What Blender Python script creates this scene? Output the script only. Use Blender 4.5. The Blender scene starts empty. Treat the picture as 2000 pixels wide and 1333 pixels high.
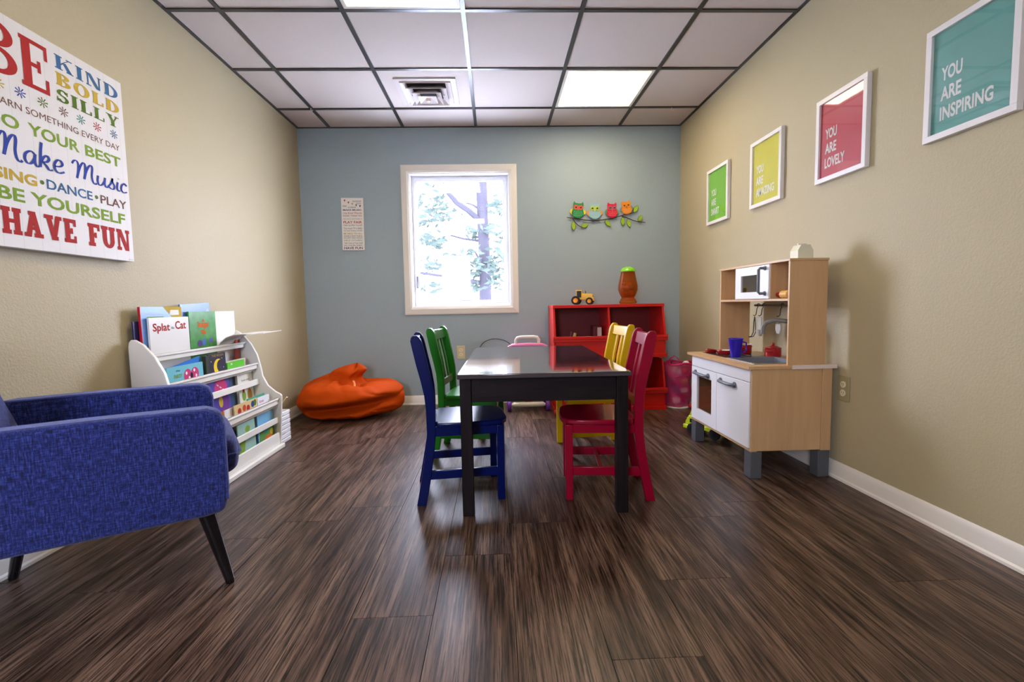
import bpy, bmesh, math, random
from mathutils import Vector, Matrix, noise
random.seed(7)
PI = math.pi
S = bpy.context.scene
C = S.collection

# ------------------------------------------------------------ camera
cd = bpy.data.cameras.new('camera'); cam = bpy.data.objects.new('camera', cd); C.objects.link(cam)
cd.sensor_width = 36; cd.lens = 934.02 / 2000 * 36; cd.clip_start = 0.02; cd.clip_end = 200
r_ = Vector((.99919596, -.03453069, -.01913734)).normalized()
f_ = Vector((.0330012, .99662134, -.07521183)).normalized()
u_ = r_.cross(f_).normalized()
cam.matrix_world = Matrix(((r_.x, u_.x, -f_.x, 0), (r_.y, u_.y, -f_.y, 0), (r_.z, u_.z, -f_.z, .8563), (0, 0, 0, 1)))
S.camera = cam

# ------------------------------------------------------------ world, light, exposure
w = bpy.data.worlds.new('overcast_sky'); S.world = w; w.use_nodes = True
bg = w.node_tree.nodes['Background']; bg.inputs['Color'].default_value = (.73, .78, 1.0, 1); bg.inputs['Strength'].default_value = 24.0
S.view_settings.view_transform = 'Standard'; S.view_settings.look = 'None'
S.view_settings.exposure = 0.75; S.view_settings.gamma = 1; S.view_settings.use_curve_mapping = False
PANEL_STRENGTH = 9.0
PANEL_COLOR = (1.0, .84, .58)
def portal(name, loc, rot, sx, sy):
    l = bpy.data.lights.new(name, 'AREA'); l.shape = 'RECTANGLE'; l.size = sx; l.size_y = sy
    l.cycles.is_portal = True
    o = bpy.data.objects.new(name, l); C.objects.link(o); o.location = loc; o.rotation_euler = rot
portal('window_portal', (-.29, 4.42, 1.42), (-PI/2, 0, 0), .95, 1.25)
portal('rear_window_portal', (-.80, -1.62, 1.40), (PI/2, 0, 0), .75, 1.15)

# ------------------------------------------------------------ helpers
def tag(o, label=None, cat=None, group=None, kind=None):
    if label: o['label'] = label
    if cat: o['category'] = cat
    if group: o['group'] = group
    if kind: o['kind'] = kind
    return o
def thing(name, label, cat, loc=(0, 0, 0), rz=0, group=None):
    o = bpy.data.objects.new(name, None); C.objects.link(o); o.location = loc; o.rotation_euler = (0, 0, rz)
    o.empty_display_size = .05
    return tag(o, label, cat, group)

class MB:
    def __init__(s): s.v = []; s.f = []
    def add(s, vs, fs):
        n = len(s.v); s.v += [tuple(v) for v in vs]; s.f += [tuple(i + n for i in f) for f in fs]; return s
    def box(s, x0, x1, y0, y1, z0, z1, M=None):
        vs = [Vector((x, y, z)) for z in (z0, z1) for y in (y0, y1) for x in (x0, x1)]
        if M is not None: vs = [M @ v for v in vs]
        return s.add(vs, [(0, 2, 3, 1), (4, 5, 7, 6), (0, 1, 5, 4), (2, 6, 7, 3), (0, 4, 6, 2), (1, 3, 7, 5)])
    def prism(s, poly, a, b, ax='y'):
        n = len(poly)
        def mk(p, t):
            if ax == 'y': return (p[0], t, p[1])
            if ax == 'x': return (t, p[0], p[1])
            return (p[0], p[1], t)
        vs = [mk(p, a) for p in poly] + [mk(p, b) for p in poly]
        fs = [tuple(range(n - 1, -1, -1)), tuple(range(n, 2 * n))]
        fs += [(i, (i + 1) % n, n + (i + 1) % n, n + i) for i in range(n)]
        return s.add(vs, fs)
    def tube(s, pts, r, n=10, cap=True, flat=1.0):
        pts = [Vector(p) for p in pts]; m = len(pts)
        rs = r if isinstance(r, (list, tuple)) else [r] * m
        vs = []; prev = None
        for i, p in enumerate(pts):
            t = (pts[min(i + 1, m - 1)] - pts[max(i - 1, 0)]).normalized()
            if prev is None:
                a = Vector((0, 0, 1)) if abs(t.z) < .9 else Vector((1, 0, 0)); nx = t.cross(a).normalized()
            else:
                nx = (prev - t * prev.dot(t)).normalized()
            prev = nx; ny = t.cross(nx)
            for k in range(n):
                q = 2 * PI * k / n; vs.append(p + nx * math.cos(q) * rs[i] + ny * math.sin(q) * rs[i] * flat)
        fs = [(i * n + k, i * n + (k + 1) % n, (i + 1) * n + (k + 1) % n, (i + 1) * n + k) for i in range(m - 1) for k in range(n)]
        if cap: fs += [tuple(range(n - 1, -1, -1)), tuple((m - 1) * n + k for k in range(n))]
        return s.add(vs, fs)
    def lathe(s, prof, n=24, M=None, sx=1, sy=1):
        vs = []
        for (r, z) in prof:
            for k in range(n):
                q = 2 * PI * k / n; v = Vector((r * math.cos(q) * sx, r * math.sin(q) * sy, z)); vs.append(M @ v if M is not None else v)
        m = len(prof)
        fs = [(i * n + k, i * n + (k + 1) % n, (i + 1) * n + (k + 1) % n, (i + 1) * n + k) for i in range(m - 1) for k in range(n)]
        if prof[0][0] > 1e-6: fs.append(tuple(range(n - 1, -1, -1)))
        if prof[-1][0] > 1e-6: fs.append(tuple((m - 1) * n + k for k in range(n)))
        return s.add(vs, fs)
    def ball(s, c, r, n=14, m=8, M=None):
        if not isinstance(r, (list, tuple)): r = (r, r, r)
        prof = []
        vs = [Vector((0, 0, -1))]
        for i in range(1, m):
            t = -PI / 2 + PI * i / m
            for k in range(n):
                q = 2 * PI * k / n; vs.append(Vector((math.cos(t) * math.cos(q), math.cos(t) * math.sin(q), math.sin(t))))
        vs.append(Vector((0, 0, 1)))
        vs = [Vector((v.x * r[0], v.y * r[1], v.z * r[2])) for v in vs]
        if M is not None: vs = [M @ v for v in vs]
        vs = [v + Vector(c) for v in vs]
        fs = [(0, 1 + (k + 1) % n, 1 + k) for k in range(n)]
        for i in range(m - 2):
            fs += [(1 + i * n + k, 1 + i * n + (k + 1) % n, 1 + (i + 1) * n + (k + 1) % n, 1 + (i + 1) * n + k) for k in range(n)]
        L = 1 + (m - 1) * n
        fs += [(L - n + k, L - n + (k + 1) % n, L) for k in range(n)]
        return s.add(vs, fs)
    def build(s, name, mt, parent=None, bevel=0, seg=2, smooth=True, subsurf=0, M=None, angle=35):
        me = bpy.data.meshes.new(name)
        vs = s.v if M is None else [tuple(M @ Vector(v)) for v in s.v]
        me.from_pydata(vs, [], s.f); me.validate()
        bm = bmesh.new(); bm.from_mesh(me); bmesh.ops.recalc_face_normals(bm, faces=bm.faces); bm.to_mesh(me); bm.free()
        if mt: me.materials.append(mt)
        o = bpy.data.objects.new(name, me); C.objects.link(o)
        if parent: o.parent = parent
        if smooth:
            me.polygons.foreach_set('use_smooth', [True] * len(me.polygons))
            if not subsurf: me.set_sharp_from_angle(angle=math.radians(angle))
        if bevel:
            b = o.modifiers.new('bevel', 'BEVEL'); b.width = bevel; b.segments = seg; b.limit_method = 'ANGLE'; b.angle_limit = math.radians(40); b.harden_normals = False
            me.polygons.foreach_set('use_smooth', [True] * len(me.polygons))
        if subsurf:
            m_ = o.modifiers.new('sub', 'SUBSURF'); m_.levels = subsurf; m_.render_levels = subsurf
        return o
def Bx(*a, M=None): return MB().box(*a, M=M)
def struct(o): o['kind'] = 'structure'; return o

# ------------------------------------------------------------ materials
def nodes(name):
    m = bpy.data.materials.new(name); m.use_nodes = True; nt = m.node_tree
    return m, nt, nt.nodes['Principled BSDF']
def mat(name, col, rough=.5, metal=0, bump=0, bscale=80, coat=0, var=0, vscale=6, spec=.5, trans=0, alpha=1, emit=0, ior=1.45, sheen=0):
    m, nt, p = nodes(name)
    p.inputs['Base Color'].default_value = (*col, 1); p.inputs['Roughness'].default_value = rough
    p.inputs['Metallic'].default_value = metal; p.inputs['Coat Weight'].default_value = coat; p.inputs['Coat Roughness'].default_value = .08
    p.inputs['Specular IOR Level'].default_value = spec; p.inputs['IOR'].default_value = ior
    p.inputs['Transmission Weight'].default_value = trans; p.inputs['Alpha'].default_value = alpha
    p.inputs['Sheen Weight'].default_value = sheen
    if emit:
        p.inputs['Emission Color'].default_value = (*col, 1); p.inputs['Emission Strength'].default_value = emit
    N, L = nt.nodes.new, nt.links.new
    if bump or var:
        tc = N('ShaderNodeTexCoord')
    if bump:
        n = N('ShaderNodeTexNoise'); n.inputs['Scale'].default_value = bscale; n.inputs['Detail'].default_value = 3
        L(tc.outputs['Object'], n.inputs['Vector'])
        b = N('ShaderNodeBump'); b.inputs['Strength'].default_value = bump; b.inputs['Distance'].default_value = .002
        L(n.outputs['Fac'], b.inputs['Height']); L(b.outputs['Normal'], p.inputs['Normal'])
    if var:
        n = N('ShaderNodeTexNoise'); n.inputs['Scale'].default_value = vscale; n.inputs['Detail'].default_value = 4
        L(tc.outputs['Object'], n.inputs['Vector'])
        mx = N('ShaderNodeMix'); mx.data_type = 'RGBA'
        mx.inputs['A'].default_value = (*[c * (1 - var) for c in col], 1); mx.inputs['B'].default_value = (*[min(1, c * (1 + var)) for c in col], 1)
        L(n.outputs['Fac'], mx.inputs['Factor']); L(mx.outputs['Result'], p.inputs['Base Color'])
    return m
def wood(name, c0, c1, c2, axis=1, fine=60, rough=.4, dens=3.0, coat=0, rnd=False, bump=.15, contrast=(.3, .5, .72), spec=.5, cath=.0):
    """streaky grain running along the given axis"""
    m, nt, p = nodes(name); N, L = nt.nodes.new, nt.links.new
    tc = N('ShaderNodeTexCoord'); mp = N('ShaderNodeMapping'); L(tc.outputs['Object'], mp.inputs['Vector'])
    sc = [fine] * 3; sc[axis] = dens; mp.inputs['Scale'].default_value = sc
    src = mp.outputs['Vector']
    if rnd:
        oi = N('ShaderNodeObjectInfo'); ml = N('ShaderNodeMath'); ml.operation = 'MULTIPLY'; ml.inputs[1].default_value = 97
        L(oi.outputs['Random'], ml.inputs[0]); cx = N('ShaderNodeCombineXYZ')
        for k in range(3): L(ml.outputs[0], cx.inputs[k])
        ad = N('ShaderNodeVectorMath'); L(src, ad.inputs[0]); L(cx.outputs[0], ad.inputs[1]); src = ad.outputs[0]
    n1 = N('ShaderNodeTexNoise'); n1.inputs['Scale'].default_value = 1; n1.inputs['Detail'].default_value = 5; n1.inputs['Roughness'].default_value = .65; n1.inputs['Distortion'].default_value = .6 + cath
    L(src, n1.inputs['Vector'])
    s2 = N('ShaderNodeVectorMath'); s2.operation = 'MULTIPLY'; k2 = [.16] * 3; k2[axis] = .3; s2.inputs[1].default_value = k2; L(src, s2.inputs[0])
    n2 = N('ShaderNodeTexNoise'); n2.inputs['Scale'].default_value = 1; n2.inputs['Detail'].default_value = 2; n2.inputs['Distortion'].default_value = 1.2; L(s2.outputs[0], n2.inputs['Vector'])
    mx = N('ShaderNodeMix'); mx.inputs['Factor'].default_value = .42; L(n1.outputs['Fac'], mx.inputs['A']); L(n2.outputs['Fac'], mx.inputs['B'])
    cr = N('ShaderNodeValToRGB'); L(mx.outputs['Result'], cr.inputs['Fac'])
    e = cr.color_ramp.elements; e[0].position = contrast[0]; e[0].color = (*c0, 1); e[1].position = contrast[2]; e[1].color = (*c2, 1)
    k = e.new(contrast[1]); k.color = (*c1, 1)
    L(cr.outputs['Color'], p.inputs['Base Color'])
    p.inputs['Roughness'].default_value = rough; p.inputs['Coat Weight'].default_value = coat; p.inputs['Coat Roughness'].default_value = .05
    p.inputs['Specular IOR Level'].default_value = spec
    if bump:
        b = N('ShaderNodeBump'); b.inputs['Strength'].default_value = bump; b.inputs['Distance'].default_value = .001
        L(n1.outputs['Fac'], b.inputs['Height']); L(b.outputs['Normal'], p.inputs['Normal'])
    return m
def floor_mat():
    """rustic vinyl plank: broad brown bands, cathedral rings and fine dark pores, all along y; every plank its own piece of the pattern"""
    m, nt, p = nodes('dark_rustic_plank'); N, L = nt.nodes.new, nt.links.new
    tc = N('ShaderNodeTexCoord'); oi = N('ShaderNodeObjectInfo'); ml = N('ShaderNodeMath'); ml.operation = 'MULTIPLY'; ml.inputs[1].default_value = 61
    L(oi.outputs['Random'], ml.inputs[0]); cx = N('ShaderNodeCombineXYZ'); [L(ml.outputs[0], cx.inputs[k]) for k in range(3)]
    def layer(sc, detail, dist, rough=.6):
        mp = N('ShaderNodeMapping'); mp.inputs['Scale'].default_value = sc; L(tc.outputs['Object'], mp.inputs['Vector'])
        ad = N('ShaderNodeVectorMath'); L(mp.outputs[0], ad.inputs[0]); L(cx.outputs[0], ad.inputs[1])
        n = N('ShaderNodeTexNoise'); n.inputs['Scale'].default_value = 1; n.inputs['Detail'].default_value = detail; n.inputs['Distortion'].default_value = dist; n.inputs['Roughness'].default_value = rough
        L(ad.outputs[0], n.inputs['Vector']); return n.outputs['Fac'], ad.outputs[0]
    band, _ = layer((16, .9, 1), 3, .8)
    fine, fv = layer((210, 5.5, 1), 4, .25, .7)
    streak, _ = layer((70, 2.2, 1), 4, .9, .65)
    ring, _ = layer((9, 1.1, 1), 1, .2)
    rm = N('ShaderNodeMath'); rm.operation = 'MULTIPLY'; rm.inputs[1].default_value = 26; L(ring, rm.inputs[0])
    rs = N('ShaderNodeMath'); rs.operation = 'SINE'; L(rm.outputs[0], rs.inputs[0])
    ra = N('ShaderNodeMath'); ra.operation = 'MULTIPLY_ADD'; ra.inputs[1].default_value = .055; ra.inputs[2].default_value = 0; L(rs.outputs[0], ra.inputs[0])
    s1 = N('ShaderNodeMix'); s1.inputs['Factor'].default_value = .55; L(band, s1.inputs['A']); L(streak, s1.inputs['B'])
    s2 = N('ShaderNodeMath'); L(s1.outputs['Result'], s2.inputs[0]); L(ra.outputs[0], s2.inputs[1])
    cr = N('ShaderNodeValToRGB'); L(s2.outputs[0], cr.inputs['Fac']); e = cr.color_ramp.elements
    e[0].position = .34; e[0].color = (.026, .014, .009, 1); e[1].position = .70; e[1].color = (.215, .138, .098, 1)
    k = e.new(.47); k.color = (.090, .052, .036, 1); k = e.new(.55); k.color = (.140, .085, .060, 1)
    pr = N('ShaderNodeMapRange'); pr.inputs['From Min'].default_value = .40; pr.inputs['From Max'].default_value = .56; pr.inputs['To Min'].default_value = .12; pr.inputs['To Max'].default_value = 1.15; L(fine, pr.inputs['Value'])
    mx = N('ShaderNodeMix'); mx.data_type = 'RGBA'; mx.blend_type = 'MULTIPLY'; mx.inputs['Factor'].default_value = 1; L(cr.outputs['Color'], mx.inputs['A'])
    cc = N('ShaderNodeCombineXYZ'); [L(pr.outputs[0], cc.inputs[k]) for k in range(3)]; L(cc.outputs[0], mx.inputs['B'])
    L(mx.outputs['Result'], p.inputs['Base Color']); p.inputs['Roughness'].default_value = .36; p.inputs['Specular IOR Level'].default_value = .33
    b = N('ShaderNodeBump'); b.inputs['Strength'].default_value = .25; b.inputs['Distance'].default_value = .0008; L(fine, b.inputs['Height']); L(b.outputs['Normal'], p.inputs['Normal'])
    return m
def fabric(name, a, b, c, sc=420, rough=.95, bump=.5):
    """woven slub cloth: two crossed sets of uneven threads"""
    m, nt, p = nodes(name); N, L = nt.nodes.new, nt.links.new
    tc = N('ShaderNodeTexCoord'); outs = []
    for s_ in ((1, 1, .14), (.14, .14, 1.0)):
        mp = N('ShaderNodeMapping'); mp.inputs['Scale'].default_value = [sc * k for k in s_]; L(tc.outputs['Object'], mp.inputs['Vector'])
        n = N('ShaderNodeTexNoise'); n.inputs['Scale'].default_value = 1; n.inputs['Detail'].default_value = 3; n.inputs['Roughness'].default_value = .7
        L(mp.outputs['Vector'], n.inputs['Vector']); outs.append(n.outputs['Fac'])
    mx = N('ShaderNodeMix'); mx.inputs['Factor'].default_value = .42; L(outs[0], mx.inputs['A']); L(outs[1], mx.inputs['B'])
    cr = N('ShaderNodeValToRGB'); L(mx.outputs['Result'], cr.inputs['Fac']); e = cr.color_ramp.elements
    e[0].position = .40; e[0].color = (*a, 1); e[1].position = .62; e[1].color = (*c, 1); k = e.new(.5); k.color = (*b, 1)
    L(cr.outputs['Color'], p.inputs['Base Color']); p.inputs['Roughness'].default_value = rough; p.inputs['Sheen Weight'].default_value = .35
    p.inputs['Sheen Tint'].default_value = (.5, .55, .9, 1)
    bp = N('ShaderNodeBump'); bp.inputs['Strength'].default_value = bump; bp.inputs['Distance'].default_value = .0012
    L(mx.outputs['Result'], bp.inputs['Height']); L(bp.outputs['Normal'], p.inputs['Normal'])
    return m
def pane_mat(name, tint=(1, 1, 1), refl=.08):
    m = bpy.data.materials.new(name); m.use_nodes = True; nt = m.node_tree; nt.nodes.clear(); N, L = nt.nodes.new, nt.links.new
    o = N('ShaderNodeOutputMaterial'); t = N('ShaderNodeBsdfTransparent'); t.inputs['Color'].default_value = (*tint, 1)
    g = N('ShaderNodeBsdfGlossy'); g.inputs['Roughness'].default_value = .02
    lw = N('ShaderNodeLayerWeight'); lw.inputs['Blend'].default_value = .5
    pw = N('ShaderNodeMath'); pw.operation = 'POWER'; pw.inputs[1].default_value = 4.5; L(lw.outputs['Facing'], pw.inputs[0])
    ma = N('ShaderNodeMath'); ma.operation = 'MULTIPLY_ADD'; ma.inputs[1].default_value = .85; ma.inputs[2].default_value = refl / 2; L(pw.outputs[0], ma.inputs[0])
    mx = N('ShaderNodeMixShader'); L(ma.outputs[0], mx.inputs[0])
    L(t.outputs[0], mx.inputs[1]); L(g.outputs[0], mx.inputs[2]); L(mx.outputs[0], o.inputs['Surface'])
    return m

M_tan = mat('khaki_wall_paint', (.46, .395, .245), .6, bump=.6, bscale=130, var=.04, vscale=90)
M_blue = mat('grey_blue_wall_paint', (.32, .395, .425), .6, bump=.6, bscale=130, var=.04, vscale=90)
M_trim = mat('cream_trim_paint', (.80, .76, .69), .3)
M_win = mat('white_window_vinyl', (.80, .80, .82), .3)
M_tile = mat('mineral_fibre_tile', (.60, .53, .49), .9, bump=.4, bscale=260, var=.05, vscale=150)
M_tee = mat('dark_bronze_grid', (.035, .033, .032), .35)
M_sub = mat('floor_underlay', (.02, .015, .012), .9)
M_floor = floor_mat()
M_white = mat('white_laminate', (.78, .78, .80), .35)
M_whiteb = mat('white_paint', (.80, .78, .72), .3)
M_diff = mat('lit_diffuser', PANEL_COLOR, .5, emit=PANEL_STRENGTH)
M_lframe = mat('light_frame_white', (.75, .73, .68), .4)
M_black = mat('black', (.012, .012, .014), .4)
M_dark = mat('dark_void', (.01, .01, .01), .9)
M_steel = mat('brushed_steel', (.55, .56, .58), .28, metal=1)
M_greypl = mat('grey_plastic', (.13, .145, .18), .4)
M_greyleg = mat('grey_painted_leg', (.085, .09, .10), .5)
M_birch = wood('birch_veneer', (.52, .31, .14), (.57, .35, .165), (.63, .40, .20), axis=2, fine=40, dens=3, rough=.42, bump=.05)
M_birchh = wood('birch_veneer_level', (.52, .31, .14), (.57, .35, .165), (.63, .40, .20), axis=1, fine=40, dens=3, rough=.42, bump=.05)
M_espresso = wood('espresso_wood', (.006, .004, .0045), (.011, .007, .008), (.020, .013, .014), axis=0, fine=50, dens=4, rough=.5, bump=.05, spec=.12)
M_espleg = wood('espresso_wood_upright', (.006, .004, .0045), (.011, .007, .008), (.020, .013, .014), axis=2, fine=50, dens=4, rough=.5, bump=.05, spec=.12)
M_esptop = wood('polished_espresso_top', (.022, .018, .026), (.038, .031, .045), (.060, .050, .070), axis=0, fine=45, dens=2.5, rough=.10, bump=.0, coat=1.0, spec=.6)
M_red = mat('red_lacquer', (.60, .006, .003), .35, coat=.15)
M_orange = mat('orange_bag_cloth', (.50, .058, .001), .75, bump=.25, bscale=14, spec=.12)
M_tweed = fabric('blue_tweed', (.001, .003, .026), (.006, .016, .135), (.042, .066, .30), sc=300)
M_piping = fabric('blue_piping', (.006, .012, .08), (.018, .032, .18), (.05, .07, .30), sc=500)
M_blackwood = mat('black_lacquered_wood', (.006, .006, .008), .18, coat=.5)

# ------------------------------------------------------------ room shell
XL, XR, H, YB, YF = -1.626, 1.6205, 2.365, 4.174, -1.40
WX0, WX1, WZ0, WZ1 = -.717, .142, .848, 1.992            # opening in the blue wall
FX0, FX1, FZ0, FZ1 = -1.15, -.45, .85, 1.95                # window behind the photographer
T = .12
def wall_with_hole(name, y0, y1, m, hx0, hx1, hz0, hz1):
    b = MB(); b.box(XL - T, hx0, y0, y1, 0, H + .05).box(hx1, XR + T, y0, y1, 0, H + .05)
    b.box(hx0, hx1, y0, y1, 0, hz0).box(hx0, hx1, y0, y1, hz1, H + .05)
    return struct(b.build(name, m, smooth=False))
struct(Bx(XL - T, XL, YF, YB, 0, H + .05).build('wall_left', M_tan, smooth=False))
struct(Bx(XR, XR + T, YF, YB, 0, H + .05).build('wall_right', M_tan, smooth=False))
wall_with_hole('wall_back', YB, YB + .16, M_blue, WX0, WX1, WZ0, WZ1)
wall_with_hole('wall_front', YF - T, YF, M_tan, FX0, FX1, FZ0, FZ1)

# floor: underlay slab carrying single planks
floor = struct(Bx(XL - T, XR + T, YF - T, YB + T, -.06, -.005).build('floor', M_sub, smooth=False))
PW, PL = .2265, 1.22
ends = {-1: 1.59, -2: 1.275, 1: 1.08, 2: 1.40, 5: 1.345, 0: 1.82, -3: .80, 3: .60, 4: 1.95, 6: .9, -4: 1.9, -5: .55, -6: 1.45, -7: 1.0, -8: .3}
meshes = {}
for k in range(-8, 8):
    x0 = .035 + k * PW; x1 = min(x0 + PW, XR); x0 = max(x0, XL)
    if x1 - x0 < .01: continue
    e = ends.get(k, .7); y = e - PL * math.ceil((e - YF) / PL)
    while y < YB:
        a, b_ = max(y, YF), min(y + PL, YB); y += PL
        if b_ - a < .02: continue
        key = (round(x1 - x0, 3), round(b_ - a, 3))
        hx, hy = (x1 - x0) / 2 - .0006, (b_ - a) / 2 - .0007
        if key not in meshes:
            c = .0003
            vs = [(sx * (hx), sy * (hy), -.005) for sx, sy in ((-1, -1), (1, -1), (1, 1), (-1, 1))]
            vs += [(sx * (hx), sy * (hy), -.0012) for sx, sy in ((-1, -1), (1, -1), (1, 1), (-1, 1))]
            vs += [(sx * (hx - c), sy * (hy - c), 0) for sx, sy in ((-1, -1), (1, -1), (1, 1), (-1, 1))]
            fs = [(0, 3, 2, 1), (8, 9, 10, 11)] + [(i + q, i + (q + 1) % 4, i + 4 + (q + 1) % 4, i + 4 + q) for i in (0, 4) for q in range(4)]
            me = bpy.data.meshes.new('plank'); me.from_pydata(vs, [], fs); me.materials.append(M_floor); meshes[key] = me
        o = bpy.data.objects.new('plank', meshes[key]); C.objects.link(o); o.parent = floor
        o.location = ((x0 + x1) / 2, (a + b_) / 2, 0)

# ceiling: deck, tiles, dark grid
ceil = struct(Bx(XL - T, XR + T, YF - T, YB + T, H + .03, H + .09).build('ceiling', M_dark, smooth=False))
TL = .61
gx = [-1.353 + TL * k for k in range(5)]; gy = [3.789 - TL * k for k in range(9)]
xs = [XL] + gx + [XR]; ys = [YF] + sorted(y for y in gy if y > YF) + [YB]
LIGHTS = [(4, 3.179), (2, 1.959), (2, -.481)]     # column index, near edge y
VENT = (2, 3.179)
tmesh = {}
def is_light(i, y0): return any(i == a and abs(y0 - b) < .05 for a, b in LIGHTS)
for i in range(len(xs) - 1):
    for j in range(len(ys) - 1):
        if is_light(i, ys[j]): continue
        w_, d_ = xs[i + 1] - xs[i], ys[j + 1] - ys[j]; key = (round(w_, 3), round(d_, 3))
        if key not in tmesh:
            b = MB().box(-w_/2 + .002, w_/2 - .002, -d_/2 + .002, d_/2 - .002, .001, .014)
            me = bpy.data.meshes.new('ceiling_tile'); me.from_pydata(b.v, [], b.f); me.materials.append(M_tile); tmesh[key] = me
        o = bpy.data.objects.new('ceiling_tile', tmesh[key]); C.objects.link(o); o.parent = ceil
        o.location = ((xs[i] + xs[i + 1]) / 2, (ys[j] + ys[j + 1]) / 2, H)
for x in gx: Bx(x - .012, x + .012, YF, YB, H - .006, H + .001).build('grid_bar', M_tee, ceil, smooth=False)
for y in gy:
    if y > YF: Bx(XL, XR, y - .012, y + .012, H - .0055, H + .0012).build('grid_bar', M_tee, ceil, smooth=False)
for a in ((XL, XL + .018, YF, YB), (XR - .018, XR, YF, YB), (XL, XR, YB - .012, YB), (XL, XR, YF, YF + .018)):
    Bx(*a, H - .005, H + .001).build('wall_angle', M_tee, ceil, smooth=False)
for (x, y) in ((-1.353, 3.76), (1.40, 3.789)):
    b = MB().tube([(x, y, H - .006), (x, y, H - .018), (x + .008, y, H - .028), (x + .014, y, H - .02)], .003, 8)
    tag(b.build('ceiling_hook', M_white), 'tiny white hook clipped to ceiling grid ' + ('near the left wall' if x < 0 else 'near the right wall'), 'hook', 'hooks on the ceiling grid')

def ceiling_light(i, y0, lab):
    x0 = xs[i] + .012; x1 = xs[i + 1] - .012; y1 = y0 + TL - .012; y0 = y0 + .012
    t = thing('ceiling_light', lab, 'ceiling light', ((x0 + x1) / 2, (y0 + y1) / 2, H), 0, 'square ceiling light panels')
    hx, hy = (x1 - x0) / 2 - .001, (y1 - y0) / 2 - .001
    b = MB(); q = .02
    b.box(-hx, hx, -hy, -hy + q, -.004, .012).box(-hx, hx, hy - q, hy, -.004, .012).box(-hx, -hx + q, -hy + q, hy - q, -.004, .012).box(hx - q, hx, -hy + q, hy - q, -.004, .012)
    b.build('frame', M_lframe, t, smooth=False)
    Bx(-hx + q, hx - q, -hy + q, hy - q, .002, .008).build('diffuser', M_diff, t, smooth=False)
ceiling_light(*LIGHTS[0], 'lit square ceiling panel near the blue wall, right of the air vent')
ceiling_light(*LIGHTS[1], 'lit square ceiling panel cut off by the top edge of the photo')
ceiling_light(*LIGHTS[2], 'lit square ceiling panel behind the camera, on the left')

# air vent in its tile
t = thing('air_vent', 'square white four-way air vent set in a ceiling tile', 'vent', (-.44, 3.505, H))
def sq_ring(b, h0, z0, h1, z1):
    vs = [(sx * h0, sy * h0, z0) for sx, sy in ((-1, -1), (1, -1), (1, 1), (-1, 1))] + [(sx * h1, sy * h1, z1) for sx, sy in ((-1, -1), (1, -1), (1, 1), (-1, 1))]
    b.add(vs, [(q, (q + 1) % 4, 4 + (q + 1) % 4, 4 + q) for q in range(4)])
M_vent = mat('vent_enamel', (.60, .53, .51), .4)
b = MB(); sq_ring(b, .205, .0, .205, -.008); sq_ring(b, .205, -.008, .172, -.008); sq_ring(b, .172, -.008, .168, -.016); sq_ring(b, .168, -.016, .128, .0)
b.build('outer_frame', M_vent, t, smooth=False)
Bx(-.15, .15, -.15, .15, -.0015, -.0005).build('duct_opening', M_dark, t, smooth=False)
for (h0, h1, z0, z1) in ((.138, .098, -.036, -.008), (.098, .058, -.050, -.018)):
    b = MB(); sq_ring(b, h0, z0, h1, z1); sq_ring(b, h0, z0 - .004, h1, z1 - .002); sq_ring(b, h0, z0, h0, z0 - .004)
    b.build('louvre', M_vent, t, smooth=False)
b = MB(); sq_ring(b, .062, -.058, .012, -.034); b.box(-.012, .012, -.012, .012, -.036, -.034); b.build('louvre', M_vent, t, smooth=False)
for sx in (-1, 1): MB().tube([(sx * .11, 0, -.004), (sx * .11, 0, -.030)], .003, 6).build('hanger', M_vent, t)
MB().lathe([(0, -.072), (.014, -.068), (.018, -.058), (.018, -.050), (.006, -.046)], 16).build('centre_knob', mat('aged_cream_plastic', (.62, .5, .4), .4), t)

# baseboards with shoe mould
def base_profile(sgn, base): return [(base, 0), (base + sgn * .020, 0), (base + sgn * .019, .010), (base + sgn * .013, .016), (base + sgn * .011, .058), (base + sgn * .006, .074), (base + sgn * .002, .080), (base, .080)]
struct(MB().prism([(x, z) for x, z in base_profile(1, XL)], YF, YB).build('baseboard_left', M_trim))
struct(MB().prism([(x, z) for x, z in base_profile(-1, XR)], YF, YB).build('baseboard_right', M_trim))
struct(MB().prism([(y, z) for y, z in base_profile(-1, YB)], XL + .011, XR - .011, 'x').build('baseboard_back', M_trim))
struct(MB().prism([(y, z) for y, z in base_profile(1, YF)], XL + .011, XR - .011, 'x').build('baseboard_front', M_trim))

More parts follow.
